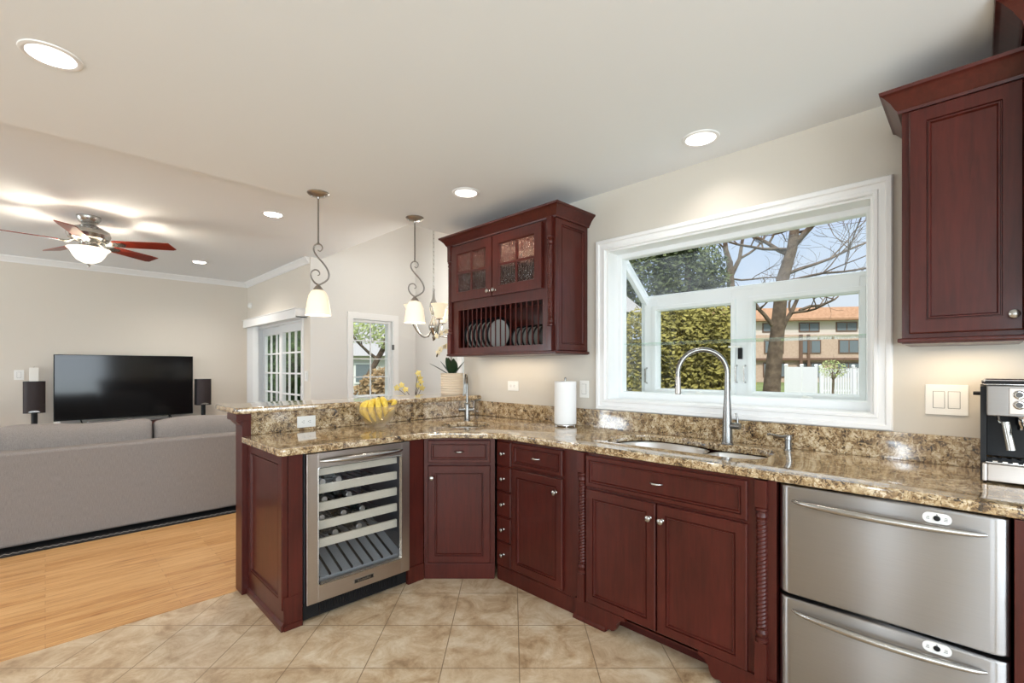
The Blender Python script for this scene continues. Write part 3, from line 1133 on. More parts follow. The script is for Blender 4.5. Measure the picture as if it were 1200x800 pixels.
# end panel of the peninsula
t = thing('end_panel', 'dark cherry framed end panel of the peninsula, left of the wine fridge', 'panel', (0.83, 3.0, 0), -PI / 2)
W = 0.557
b = B(); relief(b, 0.0, W - 0.006, 0.10, 0.874, 0.028, 0.058, 0.028); b.part('panel', M['cherry'], t, 20)
b = B(); b.box(W - 0.02, W, 0.03, 0.10, 0.0, 0.874, 0.002); b.part('corner_stile', M['cherry'], t)
b = B(); b.box(0, W, 0.006, 0.028, 0.0, 0.10); b.box(0.0, W + 0.004, -0.006, 0.006, 0.0, 0.028, 0.002)
b.prism([(-0.006, 0.028), (0.006, 0.028), (0.006, 0.040)], 'x', 0, W + 0.004)
b.box(W, W + 0.010, 0.0062, 0.098, 0.0, 0.028, 0.002); b.box(W, W + 0.004, 0.006, 0.098, 0.028, 0.165, 0.001)
b.part('base_moulding', M['cherry'], t)

# bar wall behind the counter: wood end post, back panelling
t = thing('bar_wall', 'dark cherry post and back panelling carrying the raised bar', 'partition', (0.80, 3.0, 0), 0)
b = B(); b.box(0.0, 0.05, 0.002, 0.12, 0, 1.043, 0.003); b.part('end_post', M['cherry'], t)
b = B(); b.box(-0.030, 0.05, 0.0, 0.185, 1.005, 1.043, 0.002); b.prism([(0, 0.975), (-0.030, 1.005), (0, 1.005)], 'y', 0.0, 0.125); b.part('post_cap', M['cherry'], t)
b = B(); b.box(0.05, 1.81, 0.065, 0.12, 0, 1.043); b.part('back_panel', M['cherry'], t)

# ------------------------------------------------------------------ stone
def arc_pts(c, r, a0, a1, n):
    return [(c[0] + r * math.cos(R(a0 + (a1 - a0) * i / n)), c[1] + r * math.sin(R(a0 + (a1 - a0) * i / n))) for i in range(n + 1)]


outer = arc_pts((0.83, 2.42), 0.03, 180, 270, 6)
outer += arc_pts((1.55, 2.39 - 0.30), 0.30, 90, 45, 6)
outer += arc_pts((1.962 - 0.30, 1.95), 0.30, 45, 0, 6)
outer += [(1.962, -0.58), (2.62, -0.58), (2.62, 3.04), (2.60, 3.064), (0.852, 3.064), (0.852, 2.999), (0.80, 2.999)]
# kitchen sink cut-out, larger round-ended bowl to the left
cut = [(2.14, 1.40), (2.19, 1.448), (2.28, 1.474), (2.38, 1.474), (2.46, 1.445), (2.52, 1.385), (2.545, 1.30), (2.548, 1.22), (2.535, 1.12), (2.51, 1.05), (2.487, 1.0),
       (2.478, 0.95), (2.482, 0.80), (2.476, 0.73), (2.45, 0.685), (2.40, 0.668), (2.24, 0.668), (2.185, 0.69), (2.155, 0.74), (2.145, 0.80)]
cut2 = circle(2.072, 2.545, 0.172, 40)
b = slab_mesh('countertop', outer, [cut, cut2], 0.878, 0.914, M['granite'], 0.007)
b.solo('countertop', M['granite'], 'speckled brown granite counter top running round the corner, with two sink cut-outs', 'countertop')
b = B()
b.box(2.60, 2.619, -0.58, 3.036, 0.9142, 1.033, 0.002)
b.solo('window_backsplash', M['granite'], 'low granite upstand along the wall under the window', 'backsplash')
b = B()
b.box(0.85, 2.599, 3.040, 3.064, 0.9142, 1.043, 0.002)
b.solo('bar_backsplash', M['granite'], 'granite riser between the low counter and the raised bar', 'backsplash')
bo = [(0.765, 3.02), (0.80, 2.985), (2.618, 2.985), (2.618, 3.225), (2.9, 3.24), (2.95, 3.45), (0.765, 3.45)]
bo = [(0.775, 3.44), (0.765, 3.43), (0.765, 3.03), (0.772, 3.005), (0.80, 2.990), (2.617, 2.990), (2.617, 3.23), (2.70, 3.24), (2.70, 3.44)]
b = slab_mesh('bar_top', bo, [], 1.0435, 1.080, M['granite'], 0.010)
b.solo('raised_countertop', M['granite'], 'raised granite bar top with rounded edge behind the counter', 'countertop')

# ------------------------------------------------------------------ sinks and taps
def bowl(b, poly, z0, z1, inset=0.03, lip=0.012):
    cx = sum(p[0] for p in poly) / len(poly); cy = sum(p[1] for p in poly) / len(poly)

    def sc(k, z):
        out = []
        for x, y in poly:
            d = math.hypot(x - cx, y - cy)
            f = max(0.0, (d - k)) / d
            out.append((cx + (x - cx) * f, cy + (y - cy) * f, z))
        return out
    b.loft([sc(-lip, z1), sc(0, z1), sc(0.004, z1 - 0.008), sc(0.012, z0 + 0.05), sc(inset, z0 + 0.012), sc(inset + 0.03, z0), sc(0.05 + inset * 2, z0 - 0.002)], True, False, True)


t = thing('kitchen_sink', 'stainless undermount double-bowl sink set in the granite under the window', 'sink', (2.33, 1.07, 0.70))
def ofs(poly): return [(x - 2.33, y - 1.07) for x, y in poly]
big = [(2.150, 1.40), (2.20, 1.44), (2.28, 1.462), (2.37, 1.462), (2.45, 1.435), (2.505, 1.38), (2.53, 1.30), (2.53, 1.20), (2.515, 1.11), (2.49, 1.04), (2.45, 1.005), (2.38, 0.99), (2.24, 0.99), (2.18, 1.01), (2.152, 1.06)]
small = [(2.160, 0.93), (2.20, 0.952), (2.28, 0.958), (2.40, 0.958), (2.45, 0.945), (2.468, 0.91), (2.47, 0.80), (2.463, 0.735), (2.44, 0.70), (2.39, 0.682), (2.25, 0.682), (2.19, 0.70), (2.165, 0.75)]
b = B(); bowl(b, ofs(big), 0.0, 0.176); b.part('large_bowl', M['steel_bowl'], t)
b = B(); bowl(b, ofs(small), 0.03, 0.176); b.part('small_bowl', M['steel_bowl'], t)
for x, y, z in ((2.33, 1.22, 0.0), (2.32, 0.82, 0.03)):
    b = B(); b.lathe([(0.0001, 0.004), (0.018, 0.004), (0.03, 0.001), (0.042, 0.004), (0.044, 0.0)], (x - 2.33, y - 1.07, z), 24); b.part('drain', M['chrome'], t)

t = thing('bar_sink', 'small round stainless bar sink in the corner of the counter', 'sink', (2.072, 2.545, 0.74))
b = B(); b.lathe([(0.186, 0.137), (0.168, 0.137), (0.163, 0.128), (0.150, 0.04), (0.12, 0.008), (0.04, 0.0)], n=40, cap=(0, 1)); b.part('bowl', M['steel_bowl'], t)
b = B(); b.lathe([(0.0001, 0.004), (0.018, 0.004), (0.03, 0.002), (0.038, 0.004), (0.04, 0.0)], n=20); b.part('drain', M['chrome'], t)


def gooseneck(t, z_start, top, reach, r0, r1, down, name='spout', n=20):
    """neck in the local x direction"""
    pts = [(0, 0, z_start), (0, 0, (z_start + top - reach / 2) / 2), (0, 0, top - reach / 2)]
    rad = [r0, (r0 + r1) / 2, r1]
    for i in range(1, n + 1):
        a = PI * i / n
        pts.append((reach / 2 - reach / 2 * math.cos(a), 0, top - reach / 2 + reach / 2 * math.sin(a)))
        rad.append(r1)
    pts.append((reach, 0, top - reach / 2 - down))
    rad.append(r1)
    b = B(); b.tube(pts, rad, 18)
    return b.part(name, M['faucet_nickel'], t, 50)


ang = math.atan2(0.21, -0.15)
t = thing('kitchen_faucet', 'tall brushed nickel gooseneck faucet behind the double sink', 'faucet', (2.508, 0.925, 0.914), ang)
b = B(); b.lathe([(0.030, 0), (0.030, 0.004), (0.0265, 0.008), (0.0245, 0.06), (0.0230, 0.11), (0.020, 0.18), (0.016, 0.24)], n=24); b.part('body', M['faucet_nickel'], t)
gooseneck(t, 0.24, 0.492, 0.245, 0.0155, 0.0125, 0.02)
b = B(); b.lathe([(0.0125, 0.352), (0.0135, 0.345), (0.0145, 0.30), (0.016, 0.262), (0.013, 0.258)], (0.245, 0, 0), 18); sh = b.part('spray_head', M['nickel_dark'], t)
b = B(); b.box(0.256, 0.263, -0.006, 0.006, 0.295, 0.312, 0.002); b.part('spray_button', M['black'], sh)
b = B()
mh = Matrix.Rotation(-ang - PI / 2 - 0.1, 4, 'Z')
b.tube([(0.0, 0, 0.098), (0.05, 0, 0.098), (0.066, 0, 0.098)], [0.0165, 0.0165, 0.0165], 18, m=mh)
b.part('valve_arm', M['faucet_nickel'], t)
b = B(); b.tube([(0.054, 0, 0.105), (0.052, 0, 0.14), (0.046, 0, 0.165)], [0.0055, 0.005, 0.0055], 12, m=mh); b.part('lever', M['faucet_nickel'], t)

t = thing('soap_dispenser', 'short brushed nickel soap dispenser right of the kitchen faucet', 'dispenser', (2.525, 0.648, 0.914), math.atan2(0.6, -0.75))
b = B(); b.lathe([(0.020, 0), (0.020, 0.003), (0.015, 0.006), (0.014, 0.05), (0.0165, 0.052), (0.0165, 0.072), (0.015, 0.075), (0.0001, 0.075)], n=20); b.part('body', M['faucet_nickel'], t)
b = B(); b.tube([(0, 0, 0.066), (0.05, 0, 0.068), (0.095, 0, 0.080), (0.105, 0, 0.078)], [0.008, 0.007, 0.006, 0.006], 12); b.part('nozzle', M['faucet_nickel'], t)

t = thing('bar_faucet', 'small brushed nickel faucet behind the round bar sink', 'faucet', (2.255, 2.735, 0.914), R(225))
b = B(); b.lathe([(0.026, 0), (0.026, 0.004), (0.0215, 0.008), (0.0205, 0.12), (0.018, 0.128), (0.011, 0.134)], n=24); b.part('body', M['faucet_nickel'], t)
gooseneck(t, 0.13, 0.345, 0.15, 0.0100, 0.0085, 0.06)
b = B(); b.tube([(0, -0.062, 0.082), (0, 0.055, 0.082)], 0.0175, 18); b.part('valve_arm', M['faucet_nickel'], t)
b = B(); b.tube([(0, 0.047, 0.09), (0, 0.050, 0.13), (0, 0.052, 0.145)], [0.005, 0.0045, 0.006], 10); b.part('lever', M['faucet_nickel'], t)
# ------------------------------------------------------------------ wine fridge
t = thing('wine_fridge', 'stainless wine fridge with glass door and pale wood shelves, built into the peninsula', 'wine fridge', (0.936, FY, 0))
W = 0.613
b = B()
b.box(0.003, 0.025, 0.0, 0.565, 0.10, 0.868); b.box(W - 0.025, W - 0.003, 0.0, 0.565, 0.10, 0.868)
b.box(0.025, W - 0.025, 0.0, 0.565, 0.84, 0.868); b.box(0.025, W - 0.025, 0.0, 0.565, 0.10, 0.15); b.box(0.025, W - 0.025, 0.54, 0.565, 0.15, 0.84)
b.part('cabinet_body', M['fridge_in'], t)
b = B()
b.box(0.003, 0.062, -0.030, -0.002, 0.098, 0.870, 0.004); b.box(W - 0.060, W - 0.003, -0.030, -0.002, 0.098, 0.870, 0.004)
b.box(0.060, W - 0.058, -0.0299, -0.0021, 0.794, 0.8699, 0.003); b.box(0.060, W - 0.058, -0.0299, -0.0021, 0.0981, 0.187, 0.003)
dr = b.part('door', M['steel_warm'], t)
lip = [rrect(0.058, W - 0.056, 0.183, 0.798, 0.014, 4), rrect(0.062, W - 0.060, 0.187, 0.794, 0.012, 4), rrect(0.070, W - 0.068, 0.195, 0.786, 0.010, 4)]
b = B(); b.loft([[(p[0], y, p[1]) for p in l] for l, y in ((lip[0], -0.031), (lip[0], -0.034), (lip[1], -0.035), (lip[2], -0.020))], True, False, False)
b.part('door_trim', M['nickel'], dr)
b = B(); b.box(0.062, W - 0.060, -0.018, -0.012, 0.187, 0.794); b.part('door_glass', M['glass_fridge'], dr)
b = B()
pts, rad = [], []
for i in range(25):
    s = i / 24
    pts.append((0.068 + (W - 0.125) * s, -0.034 - 0.034 * math.sin(PI * s) ** 0.55, 0.828))
    rad.append(0.006 + 0.010 * math.sin(PI * s) ** 0.5)
b.tube(pts, rad, 14); b.part('handle', M['nickel'], dr)
b = B(); b.box(0.255, 0.375, -0.0325, -0.0302, 0.131, 0.155, 0.001); bd = b.part('badge', M['nickel'], dr)
b = B(); b.box(0.260, 0.370, -0.0335, -0.0326, 0.134, 0.152); b.part('badge_field', M['black_gloss'], dr)
b = text_mesh('KitchenAid', 0.017)
for v in b.bm.verts:
    v.co = Vector((0.315 + v.co.x, -0.0341 - v.co.z, 0.143 + v.co.y))
b.part('badge_lettering', M['nickel'], dr)
for i in range(5):
    z = 0.762 - 0.0955 * i
    b = B(); b.box(0.045, W - 0.055, 0.026, 0.044, z - 0.023, z + 0.023, 0.003); sf = b.part('shelf', M['beech'], t)
    b = B()
    for k in range(9):
        x = 0.06 + k * 0.055
        b.tube([(x, 0.044, z - 0.012), (x, 0.52, z - 0.012)], 0.003, 6)
    b.part('wire_rack', M['nickel_dark'], sf)
b = B(); b.prism([(0.02, 0.152), (0.02, 0.20), (0.38, 0.335), (0.53, 0.34), (0.53, 0.152)], 'x', 0.03, W - 0.03); tr = b.part('bottom_tray', M['fridge_grey'], t)
b = B()
for k in range(8):
    x = 0.085 + k * 0.062
    b.prism([(0.02, 0.200), (0.02, 0.209), (0.38, 0.344), (0.38, 0.335)], 'x', x - 0.005, x + 0.005)
b.part('tray_rib', M['black'], tr)
b = B(); b.box(0.0, W - 0.003, 0.012, 0.05, 0.012, 0.094)
for k in range(34):
    x = 0.08 + k * 0.014
    b.box(x, x + 0.006, 0.007, 0.0121, 0.03, 0.075)
b.part('toe_grille', M['black'], t)
light('fridge_lamp', 'AREA', (W / 2, 0.12, 0.835), 0.5, (0.9, 0.95, 1.0), t, shape='RECTANGLE', size=0.4, size_y=0.1)


def bottle(x, y, z, label, first=[None]):
    if first[0] is None:
        t = thing('wine_bottle', label, 'bottle', (x, y, z), 0, 'wine bottles lying in the fridge')
        b = B(); b.lathe([(0.030, 0.30), (0.037, 0.295), (0.037, 0.12), (0.032, 0.10), (0.016, 0.075), (0.0145, 0.03)], (0, 0, 0), 20, 'y'); b.part('glass_body', M['bottle'], t)
        b = B(); b.lathe([(0.0155, 0.045), (0.0155, 0.012), (0.017, 0.010), (0.017, 0.002), (0.015, 0.0), (0.0001, 0.0)], (0, 0, 0), 18, 'y'); b.part('foil_cap', M['foil'], t)
        first[0] = t
        return t
    return dup(first[0], (x, y, z), 0, label)


WFX, WFY = 0.936, FY
for i, (row, xs) in enumerate(((0, (0.12, 0.21)), (1, (0.13, 0.27)), (2, (0.115, 0.24, 0.35)), (3, (0.19, 0.33)))):
    z = 0.762 - 0.0955 * (row + 1) - 0.009 + 0.037
    names = ['top', 'second', 'third', 'lowest'][i]
    for j, x in enumerate(xs):
        bottle(WFX + x, WFY + 0.055, z, 'dark wine bottle lying on the %s bottle row of the fridge, %s from the left' % (names, ['first', 'second', 'third'][j]))

# ------------------------------------------------------------------ double-drawer dishwasher
t = thing('dishwasher', 'stainless double-drawer dishwasher with bowed handles, right of the sink cabinet', 'dishwasher', (FX, 0.541, 0), -PI / 2)
W = 0.612
b = B(); b.box(0.004, W - 0.004, 0.02, 0.57, 0.10, 0.868); b.box(0.004, W - 0.004, 0.06, 0.5, 0.0, 0.10)
b.part('tub_housing', M['black'], t)


def pillow(z0, z1):
    b = B()
    prof = []
    n = 12
    for i in range(n + 1):
        a = PI / 2 * i / n
        prof.append((0.004 + 0.045 * (1 - math.cos(a)), -0.004 - 0.032 * math.sin(a)))
    pr = prof + [(W - x, y) for x, y in reversed(prof)]
    pr = [(0.004, 0.02)] + pr + [(W - 0.004, 0.02)]

    def lvl(z, dy):
        return [(x, (y + dy if y < 0 else y), z) for x, y in pr]
    b.loft([lvl(z0, 0.006), lvl(z0 + 0.003, 0.001), lvl(z0 + 0.008, 0), lvl(z1 - 0.008, 0), lvl(z1 - 0.003, 0.001), lvl(z1, 0.006)])
    return b


for z0, z1, hz in ((0.470, 0.872, 0.817), (0.105, 0.456, 0.413)):
    d = pillow(z0, z1).part('drawer', M['steel'], t, 50)
    b = B()
    pts, rad = [], []
    for i in range(29):
        s = i / 28
        pts.append((0.052 + 0.505 * s, -0.036 - 0.040 * math.sin(PI * s) ** 0.6, hz))
        rad.append(0.005 + 0.008 * math.sin(PI * s) ** 0.5)
    b.tube(pts, rad, 14); b.part('handle', M['nickel'], d)
    bz = hz + 0.026
    b = B(); b.prism([(0.449 + p[0], bz + p[1]) for p in rrect(-0.034, 0.034, -0.0165, 0.0165, 0.0164, 8)], 'y', -0.0385, -0.03); c = b.part('control_badge', M['plastic_white'], d)
    b = B(); b.lathe([(0.0001, -0.0415), (0.0075, -0.041), (0.0085, -0.0385)], (0.449, 0, bz), 20, 'y'); b.part('start_button', M['black'], c)
    b = B()
    for sx in (-0.021, 0.021):
        for k in range(3):
            b.box(0.449 + sx - 0.005 + 0.001 * k, 0.449 + sx + 0.004, -0.0389, -0.0384, bz - 0.005 + 0.004 * k, bz - 0.0035 + 0.004 * k)
    b.box(0.447, 0.451, -0.0389, -0.0384, bz + 0.0095, bz + 0.0125)
    b.part('button_marks', M['plastic_grey'], c)

# ------------------------------------------------------------------ wall cabinets
CROWN = [(0, -0.078), (0.010, -0.078), (0.012, -0.068), (0.018, -0.062), (0.030, -0.040), (0.048, -0.020), (0.052, -0.016), (0.060, -0.012), (0.062, 0.0), (0, 0)]
UX, DEP = 2.275, 0.343
t = thing('plate_rack_cabinet', 'dark cherry wall cabinet with glass doors above an open plate rack', 'cabinet', (UX, 2.985, 1.40), -PI / 2)
W, H = 1.10, 0.94
b = B()
b.box(0, 0.018, 0.02, DEP, 0.02, H - 0.005); b.box(W - 0.036, W - 0.018, 0.02, DEP, 0.02, H - 0.005)
b.box(0.018, W - 0.036, 0.02, DEP, 0.02, 0.04); b.box(0.018, W - 0.036, 0.02, DEP, H - 0.03, H - 0.01)
b.box(0.018, W - 0.036, 0.021, DEP, 0.385, 0.405); b.box(0.018, W - 0.036, DEP - 0.01, DEP, 0.04, H - 0.03)
b.part('carcass', M['cherry'], t)
b = B(); b.box(0.02, W - 0.04, 0.06, DEP - 0.012, 0.635, 0.643); b.part('inner_shelf', M['cherry'], t)
b = B(); relief(b, 0.02, DEP - 0.002, 0.022, H - 0.07, 0.0, 0.05, 0.018, LM(W - 0.018, 0, PI / 2)); b.part('side_panel', M['cherry'], t, 20)
b = B()
for (x0, x1, z0, z1) in ((0, 0.06, 0.02, 0.87), (0.99, W, 0.02, 0.87), (0.06, 0.99, 0.845, 0.87), (0.06, 0.99, 0.355, 0.43), (0.06, 0.99, 0.02, 0.064), (0.06, 0.122, 0.064, 0.355), (0.515, 0.542, 0.43, 0.845)):
    b.box(x0, x1, 0.0, 0.02, z0, z1)
b.part('face_frame', M['cherry'], t)
for k, (x0, x1) in enumerate(((0.058, 0.522), (0.532, 0.996))):
    b = B()
    f = 0.062
    for (a0, a1, c0, c1) in ((x0, x0 + f, 0.425, 0.852), (x1 - f, x1, 0.425, 0.852), (x0 + f, x1 - f, 0.425, 0.425 + f), (x0 + f, x1 - f, 0.852 - f, 0.852)):
        b.box(a0, a1, -0.020, 0.0 - 0.0005, c0, c1)
    frame_loop(b, x0 + f - 0.001, x1 - f + 0.001, 0.424 + f, 0.853 - f, [(0, -0.018), (0.004, -0.016), (0.010, -0.009), (0.010, -0.001)])
    d = b.part('door', M['cherry'], t, 25)
    b = B(); mx, mz = (x0 + x1) / 2, (0.425 + 0.852) / 2
    b.box(mx - 0.008, mx + 0.008, -0.0155, -0.002, 0.425 + f, 0.852 - f); b.box(x0 + f, x1 - f, -0.0152, -0.0022, mz - 0.008, mz + 0.008)
    b.part('muntin', M['cherry'], d)
    b = B(); b.box(x0 + f - 0.004, x1 - f + 0.004, -0.008, -0.004, 0.421 + f, 0.856 - f); b.part('door_glass', M['glass_rain'], d)
    knob(d, x1 - 0.026 if k == 0 else x0 + 0.026, -0.020, 0.462, 0.0155)
    b = B(); b.lathe([(0.0001, 0.0), (0.026, 0.0), (0.028, 0.010), (0.0001, 0.010)], ((x0 + x1) / 2 + 0.08, 0.10, 0.899), 20); b.part('puck_light', M['bulb'], t)
    light('puck_lamp', 'POINT', ((x0 + x1) / 2 + 0.08, 0.10, 0.87), 6.0, (1.0, 0.82, 0.6), t, shadow_soft_size=0.03)
rope_column(t, 0.029, -0.006, 0.175, 0.745, 0.020, 13, 0.02, 0.87, 0.042)
rope_column(t, 1.062, -0.006, 0.175, 0.745, 0.020, 13, 0.02, 0.87, 0.042)
b = B(); b.sweep([(o, H + z) for o, z in CROWN], [(0, DEP), (0, 0), (W, 0), (W, DEP)]); b.box(0.0, W, 0.0, DEP, H - 0.012, H - 0.002)
b.part('crown_moulding', M['cherry'], t, 20)
b = B(); b.box(-0.012, W + 0.014, -0.016, DEP, 0.004, 0.020, 0.004); b.box(0.0, W, 0.0, DEP, 0.0, 0.005); b.part('light_rail', M['cherry'], t)
pitch = (0.995 - 0.122) / 17
for i in range(1, 17):
    b = B(); b.tube([(0.122 + pitch * i, 0.010, 0.060), (0.122 + pitch * i, 0.010, 0.358)], 0.0050, 8); b.part('dowel', M['cherry'], t)
light('under_cabinet_lamp', 'AREA', (0.45, 0.2, -0.01), 1.1, (1.0, 0.80, 0.55), t, shape='RECTANGLE', size=0.7, size_y=0.05)


def plate(name, x, r, label, grp, proto={}):
    # local x of the cabinet -> world y
    loc = (UX + 0.045 + 0.125, 2.985 - x, 1.40 + 0.041)
    if name not in proto:
        t = thing(name, label, 'plate', loc, -PI / 2, grp)
        m = Matrix.Translation((0, 0, r)) @ Matrix.Rotation(R(6), 4, 'Y')
        b = B(); b.lathe([(0.0001, 0.002), (r * 0.55, 0.002), (r * 0.62, 0.004), (r * 0.86, 0.014), (r * 0.865, 0.010), (r * 0.62, -0.001), (r * 0.58, -0.004), (0.0001, -0.003)], (0, 0, 0), 40, 'x', m); b.part('dish', M['plate'], t)
        b = B(); b.lathe([(r * 0.84, 0.0155), (r * 0.97, 0.024), (r, 0.021), (r * 0.985, 0.012), (r * 0.84, 0.004)], (0, 0, 0), 40, 'x', m, cap=(0, 0)); b.part('rim', M['plate_rim'], t)
        proto[name] = t
        return t
    return dup(proto[name], loc, -PI / 2, label)


ordn = ['leftmost', 'second from left', 'third from left', 'fourth from left', 'fifth from left']
for j in range(6):
    plate('dinner_plate', 0.128 + pitch * j, 0.130,
          'rightmost large plate in the rack, its grey face seen whole through the dowels' if j == 5 else 'large grey dinner plate with dark rim in the plate rack, %s' % ordn[j], 'large plates in the rack')
for j in range(6):
    plate('side_plate', 0.606 + pitch * j, 0.088,
          'rightmost small plate at the right end of the rack' if j == 5 else 'small grey side plate with dark rim, %s of the small plates' % ordn[j], 'small plates in the rack')
# tumblers behind the rain glass
gl0 = None
for j, (x, zz, lab) in enumerate(((0.16, 0.405, 'left end of the lower shelf'), (0.30, 0.405, 'lower shelf behind the left door'), (0.66, 0.405, 'lower shelf behind the right door'), (0.86, 0.405, 'right end of the lower shelf'),
                                  (0.22, 0.643, 'upper shelf behind the left door'), (0.78, 0.643, 'upper shelf behind the right door'))):
    loc = (UX + 0.17, 2.985 - x, 1.40 + zz)
    lab = 'clear glass tumbler in the glass-door cabinet, ' + lab
    if gl0 is None:
        b = B(); b.lathe([(0.0001, 0.006), (0.030, 0.006), (0.039, 0.12), (0.041, 0.12), (0.033, 0.0), (0.0001, 0.0)], n=24)
        gl0 = b.solo('glass_tumbler', M['glass_bowl'], lab, 'glass', 'tumblers in the glass-door cabinet')
        gl0.location = loc
    else:
        dup(gl0, loc, 0, lab)

t = thing('wall_cabinet', 'dark cherry wall cabinet with one panelled door, right of the sink window', 'cabinet', (UX, 0.2045, 1.40), -PI / 2)
W = 0.312
b = B(); b.box(0, W, 0.02, DEP, 0.02, H - 0.005); b.part('carcass', M['cherry'], t)
b = B(); b.box(0, W, 0, 0.02, 0.02, 0.87, 0.001); b.part('face_frame', M['cherry'], t)
door(t, 0.022, W - 0.003, 0.036, 0.855, W - 0.025, 0.087, fw=0.058)
b = B(); b.sweep([(o, H + z) for o, z in CROWN], [(0, DEP), (0, 0), (W - 0.001, 0)]); b.box(0.0, W, 0.0, DEP, H - 0.012, H - 0.002)
b.part('crown_moulding', M['cherry'], t, 20)
b = B(); b.box(-0.012, W, -0.016, DEP, 0.004, 0.020, 0.004); b.box(0.0, W, 0.0, DEP, 0.0, 0.005); b.part('light_rail', M['cherry'], t)
light('under_cabinet_lamp', 'AREA', (0.17, 0.2, -0.012), 0.9, (1.0, 0.80, 0.55), t, shape='RECTANGLE', size=0.25, size_y=0.05)

t = thing('tall_wall_cabinet', 'taller dark cherry cabinet in the top right corner, its crown reaching the ceiling', 'cabinet', (2.175, -0.112, 1.40), -PI / 2)
W, HT = 0.55, KZ - 1.40 - 0.001
b = B(); b.box(0, W, 0.02, 0.443, 0.02, HT - 0.005); b.part('carcass', M['cherry'], t)
b = B(); b.box(0, W, 0, 0.02, 0.02, HT - 0.07, 0.001); b.part('face_frame', M['cherry'], t)
door(t, 0.03, W - 0.03, 0.036, HT - 0.09, 0.06, 0.087, fw=0.058)
b = B(); b.sweep([(o * 1.25, HT + z * 1.1) for o, z in CROWN], [(0, 0.443), (0, 0), (W, 0)]); b.part('crown_moulding', M['cherry'], t, 20)

# ------------------------------------------------------------------ wall plates
def plate_box(name, label, cat, loc, rz, w, h, kind, n=1):
    t = thing(name, label, cat, loc, rz)
    b = B(); b.box(-w / 2, w / 2, -0.006, -0.0002, -h / 2, h / 2, 0.002); b.part('cover_plate', M['plastic_white'], t)
    for i in range(n):
        x = (i - (n - 1) / 2) * 0.046
        if kind == 'rocker':
            b = B(); b.prism([(-0.0055, -0.033), (-0.0075, -0.033), (-0.0105, 0.033), (-0.0055, 0.033)], 'x', x - 0.0165, x + 0.0165); b.part('rocker', M['plastic_white'], t)
            b = B(); frame_loop(b, x - 0.0185, x + 0.0185, -0.035, 0.035, [(0, -0.0061), (0, -0.0064), (0.0015, -0.0064), (0.0015, -0.0061)]); b.part('rocker_gap', M['plastic_grey'], t)
        elif kind == 'socket':
            for s in (-1, 1):
                b = B(); b.prism([(s * 0.0195 + p[0], p[1]) for p in rrect(-0.014, 0.014, -0.0165, 0.0165, 0.008, 4)], 'y', -0.0075, -0.0055); so = b.part('socket', M['plastic_white'], t)
                b = B()
                for dz in (-0.006, 0.006):
                    b.box(s * 0.0195 - 0.003, s * 0.0195 + 0.006, -0.0079, -0.0074, dz - 0.0012, dz + 0.0012)
                b.lathe([(0.0001, -0.0079), (0.0024, -0.0079), (0.0024, -0.0074)], (s * 0.0195 - 0.0085, 0, 0), 10, 'y')
                b.part('socket_slot', M['plastic_grey'], so)
    return t


plate_box('power_outlet', 'white outlet set sideways in the granite riser under the bar', 'outlet', (1.18, 3.040, 0.968), 0, 0.115, 0.072, 'socket')
plate_box('power_outlet', 'white outlet set sideways on the beige wall below the plate rack', 'outlet', (WX, 2.605, 1.168), -PI / 2, 0.115, 0.075, 'socket')
plate_box('light_switch', 'white switch partly hidden behind the paper towel roll', 'switch', (WX, 1.915, 1.165), -PI / 2, 0.075, 0.118, 'rocker')
plate_box('light_switch', 'large double rocker switch on the wall right of the sink window', 'switch', (WX, 0.094, 1.179), -PI / 2, 0.130, 0.124, 'rocker', 2)
plate_box('light_switch', 'small white switch at the wall end right of the patio doors', 'switch', (PX, 5.865, 1.21), -PI / 2, 0.10, 0.125, 'rocker')
plate_box('light_switch', 'small white switch on the tan wall left of the television', 'switch', (-0.225, TY, 1.225), 0, 0.085, 0.12, 'rocker')
t = thing('motion_sensor', 'small round white sensor high in the corner of the living room', 'sensor', (PX, 8.06, 2.285), -PI / 2)
b = B(); b.lathe([(0.0001, -0.045), (0.022, -0.042), (0.034, -0.025), (0.038, -0.0005)], (0, 0, 0), 20, 'y', sy=1.25); b.part('housing', M['plastic_white'], t)
b = B(); b.lathe([(0.0001, -0.049), (0.012, -0.047), (0.015, -0.042)], (0, 0, -0.006), 14, 'y'); b.part('lens_window', M['trim'], t)

# ------------------------------------------------------------------ things on the counter
t = thing('paper_towel_holder', 'white paper towel roll on a small metal stand beside the window', 'paper towel', (2.497, 1.985, 0.914))
b = B(); b.lathe([(0.066, 0.010), (0.070, 0.010), (0.070, 0.016), (0.0001, 0.016)], n=32)
for k in range(4):
    a = PI / 4 + k * PI / 2
    b.lathe([(0.006, 0), (0.006, 0.012)], (0.062 * math.cos(a), 0.062 * math.sin(a), 0), 10)
b.part('stand', M['nickel_dark'], t)
b = B(); b.lathe([(0.071, 0.018), (0.0745, 0.022), (0.0745, 0.302), (0.071, 0.306), (0.02, 0.306), (0.02, 0.30), (0.0001, 0.30)], n=48); b.part('paper_roll', M['paper'], t)
b = B(); b.tube([(0, 0, 0.30), (0, 0, 0.322)], 0.005, 10); b.sphere((0, 0, 0.325), 0.008, 12); b.part('rod', M['nickel'], t)

t = thing('fruit_bowl', 'amber glass bowl of bananas on the counter below the bar', 'bowl', (1.585, 2.875, 0.914))
b = B(); b.lathe([(0.0001, 0.0), (0.05, 0.0), (0.055, 0.006), (0.085, 0.035), (0.115, 0.085), (0.136, 0.142), (0.132, 0.142), (0.110, 0.085), (0.080, 0.039), (0.05, 0.014), (0.0001, 0.010)], n=48, cap=(0, 0))
b.part('glass', M['glass_bowl'], t)


